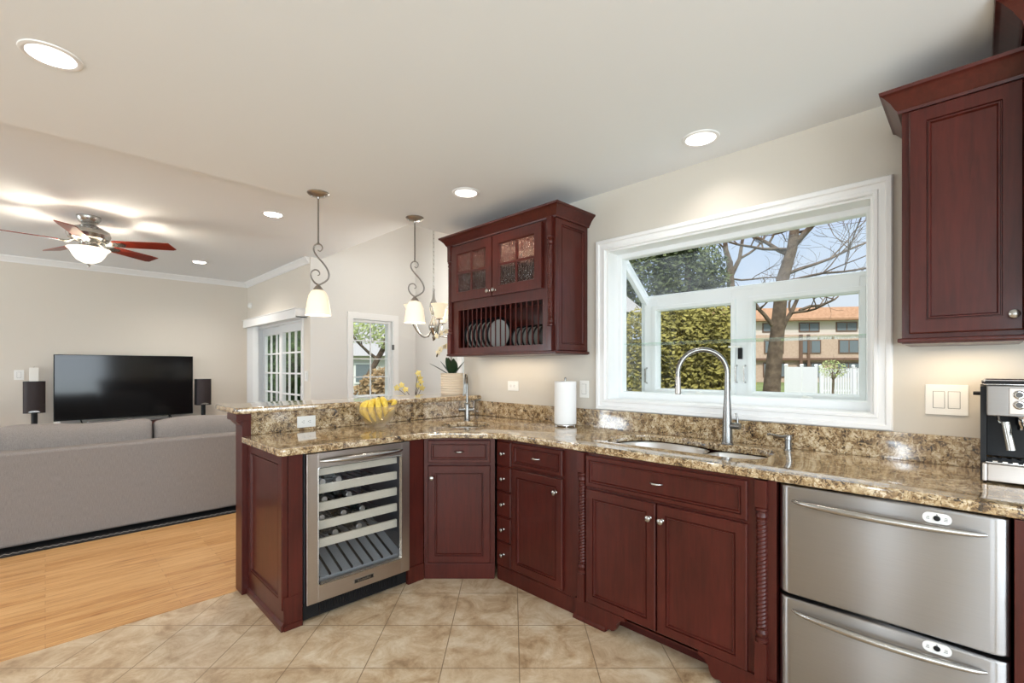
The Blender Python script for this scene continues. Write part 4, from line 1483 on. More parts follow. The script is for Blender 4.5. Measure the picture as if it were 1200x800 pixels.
def banana_b(p0, p1, bulge, r=0.0205):
    p0, p1, bulge = Vector(p0), Vector(p1), Vector(bulge)
    pts, rad = [], []
    for i in range(17):
        s = i / 16
        pts.append(tuple(p0.lerp(p1, s) + bulge * (4 * s * (1 - s))))
        rr = r * min(1.0, (0.30 + 3.2 * s), (0.22 + 3.4 * (1 - s)))
        rad.append(rr)
    b = B(); b.tube(pts, rad, 7)
    return b, pts


FB = Vector((1.585, 2.875, 0.914))
t = thing('banana_bunch', 'bunch of ripe yellow bananas heaped in the glass bowl', 'banana', tuple(FB + Vector((0, 0, 0.02))))
# local axes: right of the picture is (0.7,-0.7), away is (0.7,0.7)
def rp(r, d, z): return ((r + d) * 0.7071, (d - r) * 0.7071, z)
for p0, p1, bl in ((rp(0.0, 0.02, 0.150), rp(-0.025, -0.055, 0.020), rp(-0.055, -0.03, 0.03)),
                   (rp(0.004, 0.02, 0.160), rp(0.010, -0.060, 0.022), rp(-0.030, -0.04, 0.035)),
                   (rp(0.008, 0.02, 0.163), rp(0.040, -0.050, 0.030), rp(0.0, -0.04, 0.04)),
                   (rp(0.012, 0.02, 0.160), rp(0.062, -0.025, 0.040), rp(0.022, -0.03, 0.045)),
                   (rp(-0.008, 0.025, 0.148), rp(-0.055, -0.03, 0.036), rp(-0.062, -0.005, 0.025))):
    b, pts = banana_b(p0, p1, bl); bn = b.part('banana', M['banana'], t, 60)
    b = B(); b.tube([pts[-1], tuple(Vector(pts[-1]) + (Vector(pts[-1]) - Vector(pts[-2])).normalized() * 0.006)], 0.005, 8); b.part('banana_tip', M['banana_tip'], bn)
b = B(); b.tube([rp(0.002, 0.018, 0.145), rp(0.004, 0.03, 0.168), rp(0.004, 0.034, 0.182)], [0.014, 0.010, 0.008], 8); b.part('stalk', M['banana_tip'], t)
for nm, p0, p1, bl in (('single banana lying along the right side of the bowl, above the other loose one', rp(0.055, 0.07, 0.165), rp(0.105, -0.035, 0.150), rp(0.035, 0.0, 0.01)),
                       ('single banana lying lowest at the right rim of the bowl', rp(0.035, 0.06, 0.128), rp(0.118, -0.005, 0.132), rp(0.0, -0.03, -0.02))):
    b, pts = banana_b(p0, p1, bl, 0.016)
    b.bm.transform(Matrix.Translation(FB))
    b.solo('banana', M['banana'], nm, 'banana', ang=60)

# espresso machine
t = thing('espresso_machine', 'black and steel espresso machine at the right edge of the counter', 'coffee machine', (2.30, -0.004, 0.9142), -PI / 2)
W = 0.27
b = B(); b.box(0.016, W - 0.004, 0.0, 0.245, 0.006, 0.066, 0.004); b.box(0.004, 0.016, 0.0, 0.03, 0.006, 0.066, 0.002); b.part('drip_base', M['steel_warm'], t)
b = B(); b.box(0.012, W - 0.006, 0.010, 0.15, 0.0665, 0.072, 0.002)
for k in range(9):
    b.box(0.03 + 0.024 * k, 0.042 + 0.024 * k, 0.02, 0.13, 0.072, 0.075)
b.part('drip_grate', M['chrome'], t)
b = B(); b.prism([(0.04, 0.0), (0.04, 0.075), (0.055, 0.33), (0.22, 0.335), (0.265, 0.0)], 'x', 0.0, 0.0155); b.prism([(0.04, 0.0), (0.04, 0.075), (0.055, 0.33), (0.22, 0.335), (0.265, 0.0)], 'x', W - 0.0155, W)
b.box(0.016, W - 0.016, 0.15, 0.245, 0.075, 0.332, 0.003); b.part('housing', M['black'], t)
b = B(); b.box(0.0156, W - 0.0156, 0.0, 0.149, 0.232, 0.335, 0.004); b.part('brew_head', M['steel'], t)
b = B(); b.box(0.068, W - 0.03, -0.004, 0.0, 0.240, 0.328, 0.002); cp = b.part('control_panel', M['steel_warm'], t)
for x, z in ((0.092, 0.306), (0.092, 0.272), (0.19, 0.29)):
    b = B(); b.lathe([(0.0001, -0.013), (0.011, -0.0125), (0.0125, -0.010), (0.0145, -0.009), (0.0155, -0.0045)], (x, 0, z), 24, 'y'); kb = b.part('dial', M['chrome'], cp)
    b = B(); b.lathe([(0.0001, -0.0142), (0.0085, -0.0138), (0.009, -0.0125)], (x, 0, z), 20, 'y'); b.part('dial_face', M['plastic_grey'], kb)
b = B(); b.box(0.008, W - 0.008, 0.02, 0.235, 0.336, 0.342, 0.002); b.tube([(0.012, 0.02, 0.352), (W - 0.012, 0.02, 0.352)], 0.004, 8); b.tube([(0.012, 0.23, 0.352), (W - 0.012, 0.23, 0.352)], 0.004, 8); b.tube([(0.012, 0.02, 0.352), (0.012, 0.23, 0.352)], 0.004, 8)
b.part('cup_rail', M['chrome'], t)
b = B(); b.box(0.003, W - 0.003, 0.012, 0.24, 0.3425, 0.349, 0.002); b.part('top_tray', M['black'], t)
b = B(); b.lathe([(0.035, 0.232), (0.035, 0.205), (0.03, 0.195), (0.03, 0.185), (0.0001, 0.185)], (0.118, 0.055, 0), 24); gh = b.part('group_head', M['chrome'], t)
b = B(); b.tube([(0.118, 0.025, 0.195), (0.122, -0.02, 0.192), (0.128, -0.085, 0.185)], [0.008, 0.011, 0.012], 12); b.part('portafilter_handle', M['black'], gh)
b = B(); b.tube([(0.045, 0.05, 0.232), (0.045, 0.035, 0.215), (0.050, 0.02, 0.208), (0.060, 0.01, 0.208)], 0.005, 10); sw = b.part('steam_wand', M['chrome'], t)
b = B(); b.tube([(0.060, 0.008, 0.212), (0.074, -0.002, 0.118)], [0.0105, 0.0125], 14); b.part('wand_sleeve', M['nickel'], sw)
b = B(); b.lathe([(0.0001, -0.02), (0.007, -0.019), (0.007, 0.0)], (0, 0.20, 0.30), 12, 'x'); b.part('side_knob', M['black'], t)

# orchid on the bar
t = thing('potted_orchid', 'cream orchid in a ribbed cream pot on the right end of the bar', 'potted plant', (2.475, 3.205, 1.0802))
prof = [(0.088, 0.0), (0.092, 0.004)]
for k in range(8):
    z = 0.012 + 0.020 * k
    prof += [(0.0925, z), (0.0965, z + 0.004), (0.0965, z + 0.013), (0.0925, z + 0.017)]
prof += [(0.096, 0.178), (0.098, 0.186), (0.088, 0.186), (0.086, 0.165), (0.0001, 0.160)]
b = B(); b.lathe(prof, n=40); b.part('pot', M['pot'], t)


def blade(b, base, az, length, width, rise, droop):
    rings = []
    n = 10
    for i in range(n + 1):
        s = i / n
        out = length * s
        z = rise * s - droop * s * s
        w = width * (math.sin(PI * (0.12 + 0.86 * s)) ** 0.7)
        c = Vector((math.cos(az) * out, math.sin(az) * out, z)) + Vector(base)
        side = Vector((-math.sin(az), math.cos(az), 0))
        t_ = 0.003
        rings.append([tuple(c - side * w), tuple(c + Vector((0, 0, -0.35 * w))), tuple(c + side * w), tuple(c + Vector((0, 0, -0.35 * w + t_)))])
    b.loft(rings)


for az, ln, w, rs, dr_ in ((0.6, 0.10, 0.036, 0.14, 0.01), (1.4, 0.07, 0.036, 0.16, 0.0), (2.3, 0.10, 0.036, 0.14, 0.01), (3.3, 0.07, 0.036, 0.16, 0.0), (4.2, 0.09, 0.036, 0.15, 0.0), (5.4, 0.11, 0.036, 0.14, 0.01), (2.55, 0.19, 0.024, 0.14, 0.03)):
    b = B(); blade(b, (0, 0, 0.158), az, ln, w, rs, dr_); b.part('leaf', M['leaf_dark'], t, 70)
s1 = [(0, 0, 0.158), (-0.01, 0.01, 0.36), (0.0, 0.02, 0.50), (-0.03, 0.05, 0.545), (-0.075, 0.095, 0.515), (-0.105, 0.125, 0.475)]
s2 = [(0.01, -0.01, 0.158), (0.0, 0.0, 0.30), (0.0, 0.02, 0.40), (-0.03, 0.05, 0.415), (-0.065, 0.085, 0.385), (-0.085, 0.10, 0.335)]
for sp in (s1, s2):
    b = B(); b.tube(sp, 0.0022, 6); b.part('flower_stem', M['stem'], t)


def flower(parent, c, size, m_, rnd, name='flower'):
    b = B()
    rot = Matrix.Translation(c) @ Matrix.Rotation(rnd.uniform(-0.6, 0.6), 4, 'X') @ Matrix.Rotation(rnd.uniform(-0.8, 0.8) - 0.7, 4, 'Z') @ Matrix.Rotation(PI / 2, 4, 'X')
    for k in range(5):
        a = 2 * PI * k / 5 + 0.3
        rings = []
        for i in range(6):
            s = i / 5
            w = size * 0.36 * math.sin(PI * (0.15 + 0.8 * s))
            r = size * s
            cx, cy = math.cos(a) * r, math.sin(a) * r
            sx, sy = -math.sin(a), math.cos(a)
            z = 0.12 * size * math.sin(PI * s)
            rings.append([(cx - sx * w, cy - sy * w, z), (cx, cy, z + 0.08 * size), (cx + sx * w, cy + sy * w, z), (cx, cy, z + 0.02 * size)])
        b.loft(rings, m=rot)
    b.sphere((0, 0, 0.1 * size), size * 0.2, 8, m=rot)
    return b.part(name, m_, parent, 70)


rnd = random.Random(4)
for c in ((-0.055, 0.075, 0.530), (-0.085, 0.105, 0.505), (-0.025, 0.05, 0.545), (-0.035, 0.055, 0.415), (-0.060, 0.08, 0.392), (-0.075, 0.095, 0.365), (-0.02, 0.035, 0.418)):
    flower(t, c, 0.027, M['petal'], rnd)
for c in ((-0.105, 0.125, 0.472), (-0.098, 0.118, 0.480), (-0.086, 0.10, 0.332), (-0.083, 0.098, 0.345)):
    b = B(); b.sphere(c, 0.007, 10, 1.3); b.part('bud', M['stem'], t)
# ------------------------------------------------------------------ pendants
def pendant(x, y, label, proto=[None]):
    if proto[0]:
        return dup(proto[0], (x, y, KZ), -PI / 4, label)
    t = thing('pendant_light', label, 'pendant light', (x, y, KZ), -PI / 4, 'pendants above the bar')
    proto[0] = t
    b = B(); b.lathe([(0.0001, 0.0), (0.068, 0.0), (0.070, -0.006), (0.060, -0.016), (0.030, -0.024), (0.010, -0.030), (0.008, -0.04), (0.0001, -0.04)], n=32)
    for sx in (-0.04, 0.04):
        b.sphere((sx, 0, -0.024), 0.006, 8)
    b.part('canopy', M['nickel_dark'], t)
    b = B(); b.tube([(0, 0, -0.03), (0, 0, -0.337)], 0.0055, 12); b.sphere((0, 0, -0.335), 0.009, 10); b.part('rod', M['scroll_metal'], t)
    z0 = -0.337
    P = [(180, 282), (193, 290), (206, 278), (207, 262), (194, 247), (175, 244), (159, 255), (153, 275), (160, 300), (180, 328), (205, 355), (228, 385), (244, 415), (249, 440), (243, 463), (228, 478), (208, 490), (185, 499),
         (163, 488), (143, 463), (136, 438), (143, 416), (160, 406), (178, 409), (190, 423), (189, 437), (178, 441)]
    pts = [((p[0] - 182) * 0.00106, 0.0, z0 - (p[1] - 243) * 0.00106) for p in P]
    # smooth with Catmull-Rom
    sm = []
    for i in range(len(pts) - 1):
        a = Vector(pts[max(i - 1, 0)]); p = Vector(pts[i]); q = Vector(pts[i + 1]); d = Vector(pts[min(i + 2, len(pts) - 1)])
        for k in range(4):
            s = k / 4
            sm.append(tuple(0.5 * ((2 * p) + (q - a) * s + (2 * a - 5 * p + 4 * q - d) * s * s + (3 * p - a - 3 * q + d) * s ** 3)))
    sm.append(pts[-1])
    b = B(); b.tube(sm, [0.0028 + 0.0030 * abs(math.sin(PI * i / (len(sm) - 1))) ** 0.6 for i in range(len(sm))], 8); b.part('scroll', M['scroll_metal'], t, 60)
    b = B(); b.lathe([(0.006, z0 - 0.267), (0.010, z0 - 0.275), (0.020, z0 - 0.285), (0.030, z0 - 0.300), (0.034, z0 - 0.310), (0.0001, z0 - 0.312)], n=24); b.part('shade_fitter', M['nickel_dark'], t)
    b = B(); b.lathe([(0.030, z0 - 0.306), (0.046, z0 - 0.318), (0.060, z0 - 0.345), (0.069, z0 - 0.385), (0.076, z0 - 0.435), (0.081, z0 - 0.474), (0.078, z0 - 0.474), (0.072, z0 - 0.434), (0.064, z0 - 0.38), (0.042, z0 - 0.320)], n=36, cap=(0, 0)); b.part('glass_shade', M['shade'], t)
    light('pendant_lamp', 'POINT', (0, 0, z0 - 0.44), PENDANT_W, (1.0, 0.88, 0.70), t, shadow_soft_size=0.03)
    return t


pendant(1.28, 3.097, 'scrolled pendant with bell glass shade, the left one of two above the bar')
pendant(2.018, 3.08, 'scrolled pendant with bell glass shade above the bar, nearest the plate rack cabinet')

# ------------------------------------------------------------------ chandelier in the nook
CX_, CY_ = 3.22, 4.52
t = thing('chandelier', 'pale chandelier with flared glass shades hanging beyond the bar', 'chandelier', (CX_, CY_, 1.70), 0.2)
b = B(); b.lathe([(0.0001, -0.06), (0.012, -0.05), (0.02, -0.03), (0.012, -0.01), (0.03, 0.02), (0.055, 0.07), (0.06, 0.10), (0.04, 0.15), (0.022, 0.20), (0.03, 0.24), (0.05, 0.30), (0.045, 0.36), (0.02, 0.42), (0.014, 0.50), (0.018, 0.53), (0.0001, 0.54)], n=24); b.part('column', M['nickel'], t)
for k in range(5):
    a = 2 * PI * k / 5 + 0.35
    ca, sa = math.cos(a), math.sin(a)
    b = B(); b.tube([(ca * r, sa * r, z) for r, z in ((0.03, 0.05), (0.08, -0.02), (0.15, -0.03), (0.22, 0.03), (0.265, 0.10), (0.28, 0.15))], 0.008, 8); ar = b.part('arm', M['nickel'], t, 60)
    b = B(); b.lathe([(0.0001, 0.145), (0.035, 0.15), (0.045, 0.155), (0.03, 0.165), (0.0001, 0.17)], (ca * 0.28, sa * 0.28, 0), 18); b.part('shade_cup', M['nickel'], ar)
    b = B(); b.lathe([(0.030, 0.165), (0.050, 0.185), (0.058, 0.23), (0.068, 0.28), (0.095, 0.325), (0.092, 0.326), (0.064, 0.28), (0.054, 0.23), (0.028, 0.17)], (ca * 0.28, sa * 0.28, 0), 24, cap=(0, 0)); b.part('glass_shade', M['shade'], ar)
b = B()
for k in range(24):
    z = 0.55 + 0.05 * k
    mm = Matrix.Translation((0, 0, z)) @ Matrix.Rotation(PI / 2 * (k % 2), 4, 'Z')
    b.tube([(0.010 * math.cos(q), 0, 0.030 * math.sin(q)) for q in [2 * PI * i / 10 for i in range(11)]], 0.003, 5, m=mm)
b.part('chain', M['nickel'], t)
b = B(); b.lathe([(0.0001, 1.80), (0.065, 1.799), (0.06, 1.78), (0.02, 1.765), (0.005, 1.74), (0.0001, 1.74)], n=24); b.part('canopy', M['nickel'], t)
light('chandelier_lamp', 'POINT', (0, 0, 0.40), CHANDELIER_W * 5, (1.0, 0.93, 0.84), t, shadow_soft_size=0.15)

# table in the nook with a flowering plant
t = thing('dining_table', 'round cherry table in the breakfast nook behind the bar', 'table', (3.05, 4.55, 0))
b = B(); b.lathe([(0.0001, 0.72), (0.50, 0.72), (0.53, 0.735), (0.53, 0.75), (0.0001, 0.75)], n=48); b.part('tabletop', M['cherry'], t)
b = B(); b.lathe([(0.0001, 0.0), (0.24, 0.0), (0.25, 0.02), (0.20, 0.05), (0.07, 0.09), (0.05, 0.20), (0.075, 0.32), (0.05, 0.45), (0.06, 0.65), (0.12, 0.72), (0.0001, 0.72)], n=32); b.part('pedestal', M['cherry'], t)
t = thing('flowering_plant', 'pale yellow flowers standing on the nook table, showing just above the bar', 'potted plant', (3.02, 4.62, 0.75))
b = B(); b.lathe([(0.0001, 0), (0.055, 0), (0.07, 0.13), (0.065, 0.13), (0.06, 0.11), (0.0001, 0.10)], n=24); b.part('pot', M['pot'], t)
rnd = random.Random(9)
for k, (r, d, h) in enumerate(((-0.20, 0, 0.33), (-0.15, 0.02, 0.36), (-0.10, 0, 0.31), (0.04, 0, 0.36), (0.06, 0.03, 0.44), (0.05, -0.02, 0.50), (0.09, 0, 0.33), (0.08, 0, 0.40))):
    p = rp(r, d, h)
    b = B(); b.tube([(0, 0, 0.10), (p[0] * 0.4, p[1] * 0.4, h * 0.7), (p[0], p[1], h)], 0.003, 6); b.part('flower_stem', M['stem'], t)
    flower(t, p, 0.04, M['petal_yellow'], rnd)

# ------------------------------------------------------------------ living room
t = thing('area_rug', 'dark rug with a pale zigzag border under the sofa', 'rug', (0.3, 6.0, 0.0))
b = B(); b.box(-2.1, 1.75, -1.25, 1.2, 0.0005, 0.012, 0.003); b.part('rug_body', M['rug'], t)
b = B()
for k in range(96):
    x = -2.08 + 0.04 * k
    b.prism([(x, -1.235), (x + 0.02, -1.205), (x + 0.04, -1.235), (x + 0.04, -1.223), (x + 0.02, -1.193), (x, -1.223)], 'z', 0.0121, 0.0124)
b.part('zigzag_border', M['rug_light'], t)

t = thing('sofa', 'long low taupe fabric sofa seen from behind, facing the television', 'sofa', (0.20, 4.81, 0.0126))
X0, X1 = -1.45, 1.42
b = B(); b.box(X0, X1, 0.0, 0.17, 0.035, 0.700, 0.022, 3); b.part('back_frame', M['sofa'], t)
b = B(); b.box(X0, X1, 0.17, 0.92, 0.035, 0.30, 0.015); b.part('seat_base', M['sofa'], t)
for x0, x1 in ((X0, X0 + 0.20), (X1 - 0.20, X1)):
    b = B(); b.box(x0, x1, 0.1705, 0.94, 0.30, 0.57, 0.025, 3); b.part('armrest', M['sofa'], t)
b = B(); b.tube([(X0 + 0.01, 0.012, 0.693), (X1 - 0.01, 0.012, 0.693)], 0.0055, 8); b.part('welt', M['sofa'], t)


def cushion(b, x0, x1, y0, y1, z0, z1, n=26, sag=0.0, p=4.0):
    rings = []
    cx, cy, cz = (x0 + x1) / 2, (y0 + y1) / 2, (z0 + z1) / 2
    a, bb, c = (x1 - x0) / 2, (y1 - y0) / 2, (z1 - z0) / 2
    for i in range(1, n):
        th = -PI / 2 + PI * i / n
        sx = math.copysign(abs(math.sin(th)) ** (2 / p / 1.6), math.sin(th))
        k = max(0.05, math.cos(th)) ** (2 / p / 1.2)
        ring = []
        for j in range(28):
            q = 2 * PI * j / 28
            cy_, sz_ = math.cos(q), math.sin(q)
            yy = math.copysign(abs(cy_) ** 0.75, cy_) * bb * k
            zz = math.copysign(abs(sz_) ** 0.55, sz_) * c * (0.72 + 0.28 * k)
            zz += sag * math.sin(3.1 * sx + x0 * 5) * (0.5 + 0.5 * sz_)
            ring.append((cx + a * sx, cy + yy, cz + zz))
        rings.append(ring)
    b.loft(rings)


for k, (x0, x1) in enumerate(((-1.25, -0.46), (-0.45, 0.45), (0.46, 1.22))):
    b = B(); cushion(b, x0, x1, 0.13, 0.36, 0.42, 0.865 if k < 2 else 0.855, sag=0.012); b.part('back_cushion', M['sofa'], t, 60)
    b = B(); cushion(b, x0, x1, 0.33, 0.94, 0.29, 0.45); b.part('seat_cushion', M['sofa'], t, 60)
for x in (X0 + 0.1, X1 - 0.1):
    for y in (0.08, 0.85):
        b = B(); b.lathe([(0.02, 0), (0.026, 0.036)], (x, y, 0), 12); b.part('leg', M['black'], t)

t = thing('tv_console', 'low dark reddish wood console under the television', 'console', (0.79, 7.98, 0))
b = B(); b.box(-0.72, 0.72, -0.23, 0.23, 0.565, 0.60, 0.004); b.part('top', M['console'], t)
b = B(); b.box(-0.69, 0.69, -0.20, 0.21, 0.08, 0.565); b.part('body', M['console'], t)
for k in range(3):
    b = B(); relief(b, -0.68 + 0.455 * k, -0.24 + 0.455 * k, 0.10, 0.55, -0.20, 0.05, 0.02); d = b.part('door', M['console'], t, 20); knob(d, -0.28 + 0.455 * k, -0.22, 0.33)
for sx in (-0.64, 0.64):
    for sy in (-0.15, 0.15):
        b = B(); b.box(sx - 0.03, sx + 0.03, sy - 0.03, sy + 0.03, 0, 0.08); b.part('foot', M['console'], t)

t = thing('television', 'large black flat screen television standing on the console', 'television', (0.794, 8.06, 0.60))
b = B(); b.box(-0.722, 0.722, 0.0, 0.045, 0.050, 0.878, 0.004); b.part('cabinet', M['black'], t)
b = B(); b.box(-0.712, 0.712, -0.003, 0.0, 0.062, 0.870); b.part('screen', M['screen'], t)
for sx in (-0.46, 0.46):
    b = B()
    b.tube([(sx, -0.10, 0.006), (sx - 0.02, 0.02, 0.065)], 0.007, 8); b.tube([(sx, 0.13, 0.006), (sx - 0.02, 0.03, 0.065)], 0.007, 8); b.part('stand_leg', M['black'], t)
t = thing('soundbar', 'slim silver soundbar lying under the television', 'soundbar', (0.79, 7.925, 0.60))
b = B(); b.box(-0.42, 0.42, -0.025, 0.03, 0.004, 0.042, 0.008); b.part('bar', M['nickel'], t)
b = B(); b.box(-0.40, 0.40, -0.0262, -0.025, 0.010, 0.036); b.box(-0.38, -0.34, -0.02, 0.02, 0, 0.006); b.box(0.34, 0.38, -0.02, 0.02, 0, 0.006); b.part('grille', M['plastic_grey'], t)
t = thing('media_box', 'small white box beside the left television leg', 'media player', (0.09, 7.92, 0.60))
b = B(); b.box(-0.02, 0.04, -0.04, 0.04, 0.0, 0.055, 0.005); b.part('box', M['plastic_white'], t)
b = B(); b.box(0.03, 0.034, -0.0412, -0.04, 0.02, 0.024); b.part('status_light', M['plastic_grey'], t)


def speaker(x, y, label, zt=1.15):
    t = thing('loudspeaker', label, 'speaker', (x, y, 0), 0, 'loudspeakers beside the television')
    b = B(); b.lathe([(0.0001, 0), (0.105, 0), (0.105, 0.015), (0.03, 0.025), (0.028, 0.03), (0.028, 0.775), (0.0001, 0.775)], n=28); b.part('stand', M['black'], t)
    pr = [(0.095 * math.cos(R(a)), -0.02 + 0.06 * math.sin(R(a))) for a in range(180, 361, 12)] + [(0.095, 0.08), (0.075, 0.13), (-0.075, 0.13), (-0.095, 0.08)]
    b = B(); b.prism(pr, 'z', 0.775, zt); b.part('cabinet', M['black'], t)
    pg = [(0.093 * math.cos(R(a)), -0.024 + 0.060 * math.sin(R(a))) for a in range(186, 355, 8)]
    b = B(); b.prism(pg, 'z', 0.782, zt - 0.007); g = b.part('grille', M['espresso'], t)
    b = B(); b.prism([(0.05 * math.cos(R(a)), 0.786 + 0.022 * math.sin(R(a))) for a in range(0, 181, 15)], 'y', -0.0885, -0.07); b.part('badge', M['nickel'], g)
    return t


t = speaker(-0.092, 7.95, 'dark brown loudspeaker on a black pole left of the television, with a candle on it')
t = speaker(1.625, 7.97, 'dark brown loudspeaker on a black pole right of the television')
t = thing('pillar_candle', 'white square pillar candle on top of the left loudspeaker', 'candle', (-0.095, 7.97, 1.15))
b = B(); b.box(-0.04, 0.04, -0.04, 0.04, 0, 0.165, 0.006); b.part('wax', M['candle'], t)
b = B(); b.tube([(0, 0, 0.164), (0.002, 0, 0.178)], 0.0015, 6); b.part('wick', M['black'], t)

# ceiling fan
t = thing('ceiling_fan', 'five-bladed ceiling fan with red wood blades and a lit bowl light', 'ceiling fan', (0.275, 5.62, LZ))
b = B(); b.lathe([(0.0001, 0.0), (0.085, 0.0), (0.085, -0.02), (0.065, -0.055), (0.045, -0.065), (0.0001, -0.065)], n=32); b.part('canopy', M['nickel'], t)
b = B(); b.lathe([(0.0001, -0.06), (0.05, -0.06), (0.055, -0.08), (0.10, -0.10), (0.145, -0.13), (0.155, -0.165), (0.14, -0.20), (0.09, -0.225), (0.06, -0.24), (0.07, -0.26), (0.11, -0.275), (0.11, -0.285), (0.0001, -0.285)], n=40); b.part('motor_housing', M['nickel'], t)
for k in range(5):
    a = R(12 + 72 * k - 45)
    m = Matrix.Rotation(a, 4, 'Z') @ Matrix.Translation((0, 0, -0.235))
    b = B()
    b.tube([(0.09, 0, 0.02), (0.14, 0.0, -0.008), (0.19, 0, -0.006)], [0.011, 0.010, 0.009], 8, m=m)
    b.prism([(0.16, -0.012), (0.19, -0.045), (0.26, -0.042), (0.29, 0.0), (0.26, 0.042), (0.19, 0.045), (0.16, 0.012)], 'z', -0.008, -0.003, m=m @ Matrix.Rotation(R(-13), 4, 'X'))
    ir = b.part('blade_iron', M['nickel'], t)
    b = B(); b.prism([(0.20, -0.052), (0.22, -0.058), (0.56, -0.070), (0.655, -0.066), (0.67, 0.055), (0.64, 0.070), (0.22, 0.058), (0.20, 0.052)], 'z', -0.002, 0.004, m=m @ Matrix.Rotation(R(-13), 4, 'X')); b.part('blade', M['fanwood'], t)
b = B(); b.lathe([(r_ * 0.76, z_) for r_, z_ in ((0.0001, -0.420), (0.05, -0.414), (0.11, -0.388), (0.145, -0.35), (0.165, -0.315), (0.20, -0.288), (0.196, -0.286), (0.160, -0.31), (0.138, -0.35), (0.105, -0.384), (0.0001, -0.412))], n=40, cap=(0, 0)); b.part('light_bowl', M['bowl_shade'], t)
b = B(); b.lathe([(0.0001, -0.452), (0.008, -0.448), (0.010, -0.44), (0.006, -0.434), (0.016, -0.426), (0.0001, -0.42)], n=16); b.part('finial', M['nickel'], t)
light('fan_lamp', 'POINT', (0, 0, -0.335), FAN_W, (1.0, 0.88, 0.70), t, shadow_soft_size=0.07)

# ------------------------------------------------------------------ outdoors
B().box(-60, 140, -60, 140, -0.7, -0.5).solo('ground', M['grass'], kind='structure')


def foliage(b, blobs, n, size, rnd, flat=0.0):
    """small leaf quads inside ellipsoids (c, r)"""
    wts = [rx * ry * rz for c, (rx, ry, rz) in blobs]
    tot = sum(wts)
    bm = b.bm
    for (c, r), w in zip(blobs, wts):
        for _ in range(int(n * w / tot)):
            d = Vector((rnd.gauss(0, 1), rnd.gauss(0, 1), rnd.gauss(0, 1))).normalized()
            q = rnd.random() ** 0.28
            p = Vector((c[0] + d.x * r[0] * q, c[1] + d.y * r[1] * q, c[2] + d.z * r[2] * q))
            u = Vector((rnd.gauss(0, 1), rnd.gauss(0, 1), rnd.gauss(0, 1))).normalized()
            v = u.orthogonal().normalized()
            s = size * rnd.uniform(0.6, 1.4)
            v1 = u * s; v2 = v * s * 0.5
            bm.faces.new([bm.verts.new(p - v1), bm.verts.new(p + v2), bm.verts.new(p + v1), bm.verts.new(p - v2)])
    return b


def foliage_part(name, m_, parent, blobs, n, size, seed):
    b = B(); foliage(b, blobs, n, size, random.Random(seed))
    me = bpy.data.meshes.new(name)
    b.bm.to_mesh(me); b.bm.free()
    me.materials.append(m_)
    o = bpy.data.objects.new(name, me)
    return link(o, parent)


def branch(b, p, d, length, r, depth, rnd, spread=0.5, n=5):
    pts, rad = [p], [r]
    q, dd = Vector(p), Vector(d).normalized()
    for i in range(n):
        dd = (dd + Vector((rnd.gauss(0, .16), rnd.gauss(0, .16), rnd.gauss(0.03, .10)))).normalized()
        q = q + dd * length / n
        pts.append(tuple(q)); rad.append(max(0.004, r * (1 - 0.45 * (i + 1) / n)))
    b.tube(pts, rad, 7 if r > 0.05 else 4)
    if depth > 0:
        for k in range(3 if depth > 1 else 4):
            i = rnd.randint(2, n)
            s = Vector((rnd.gauss(0, 1), rnd.gauss(0, 1), rnd.gauss(0.25, .7))).normalized()
            nd = (dd * (1 - spread) + s * spread * 1.3).normalized()
            branch(b, pts[i], nd, length * rnd.uniform(0.5, 0.8), rad[i] * 0.62, depth - 1, rnd, spread, n)


def fwd(r, d, z):
    """right / ahead of the house corner -> world"""
    return ((d + r) * 0.70711, (d - r) * 0.70711, z)


# large bare tree
t = thing('bare_tree', 'large bare tree with a thick trunk rising behind the right casement pane', 'tree', fwd(6.65, 12.0, -0.5))
b = B()
rnd = random.Random(21)
L = lambda r, d, z: fwd(r, d, z)
b.tube([L(-0.03, 0, 0), L(0.02, 0, 1.2), L(0.09, 0, 2.0), L(0.17, 0, 2.7), L(0.30, 0, 4.07), L(0.55, 0, 4.88), L(0.62, 0, 5.4)], [0.27, 0.21, 0.185, 0.17, 0.15, 0.125, 0.11], 12)
b.part('trunk', M['bark'], t, 60)
b = B()
for st, d, ln, r in ((L(0.16, 0, 2.6), L(0.86, 0.1, 0.9), 1.4, 0.075), (L(0.06, 0, 2.9), L(-0.5, 0.1, 0.7), 0.9, 0.06), (L(0.52, 0, 4.85), L(-1.0, 0.1, 0.05), 1.6, 0.045), (L(0.55, 0, 4.9), L(0.8, -0.2, 0.6), 1.5, 0.085),
                     (L(0.6, 0, 5.3), L(0.2, 0.2, 1), 1.6, 0.09), (L(0.5, 0, 4.7), L(-0.6, 0.2, 0.6), 1.6, 0.06), (L(0.8, 0.1, 3.3), L(0.9, 0.4, 0.35), 1.7, 0.04), (L(0.35, 0, 4.2), L(1.0, 0.3, 0.45), 2.6, 0.045), (L(0.3, 0, 4.0), L(1.0, -0.3, 0.2), 2.2, 0.035)):
    branch(b, st, d, ln, r, 3, rnd)
b.part('branches', M['bark'], t, 60)
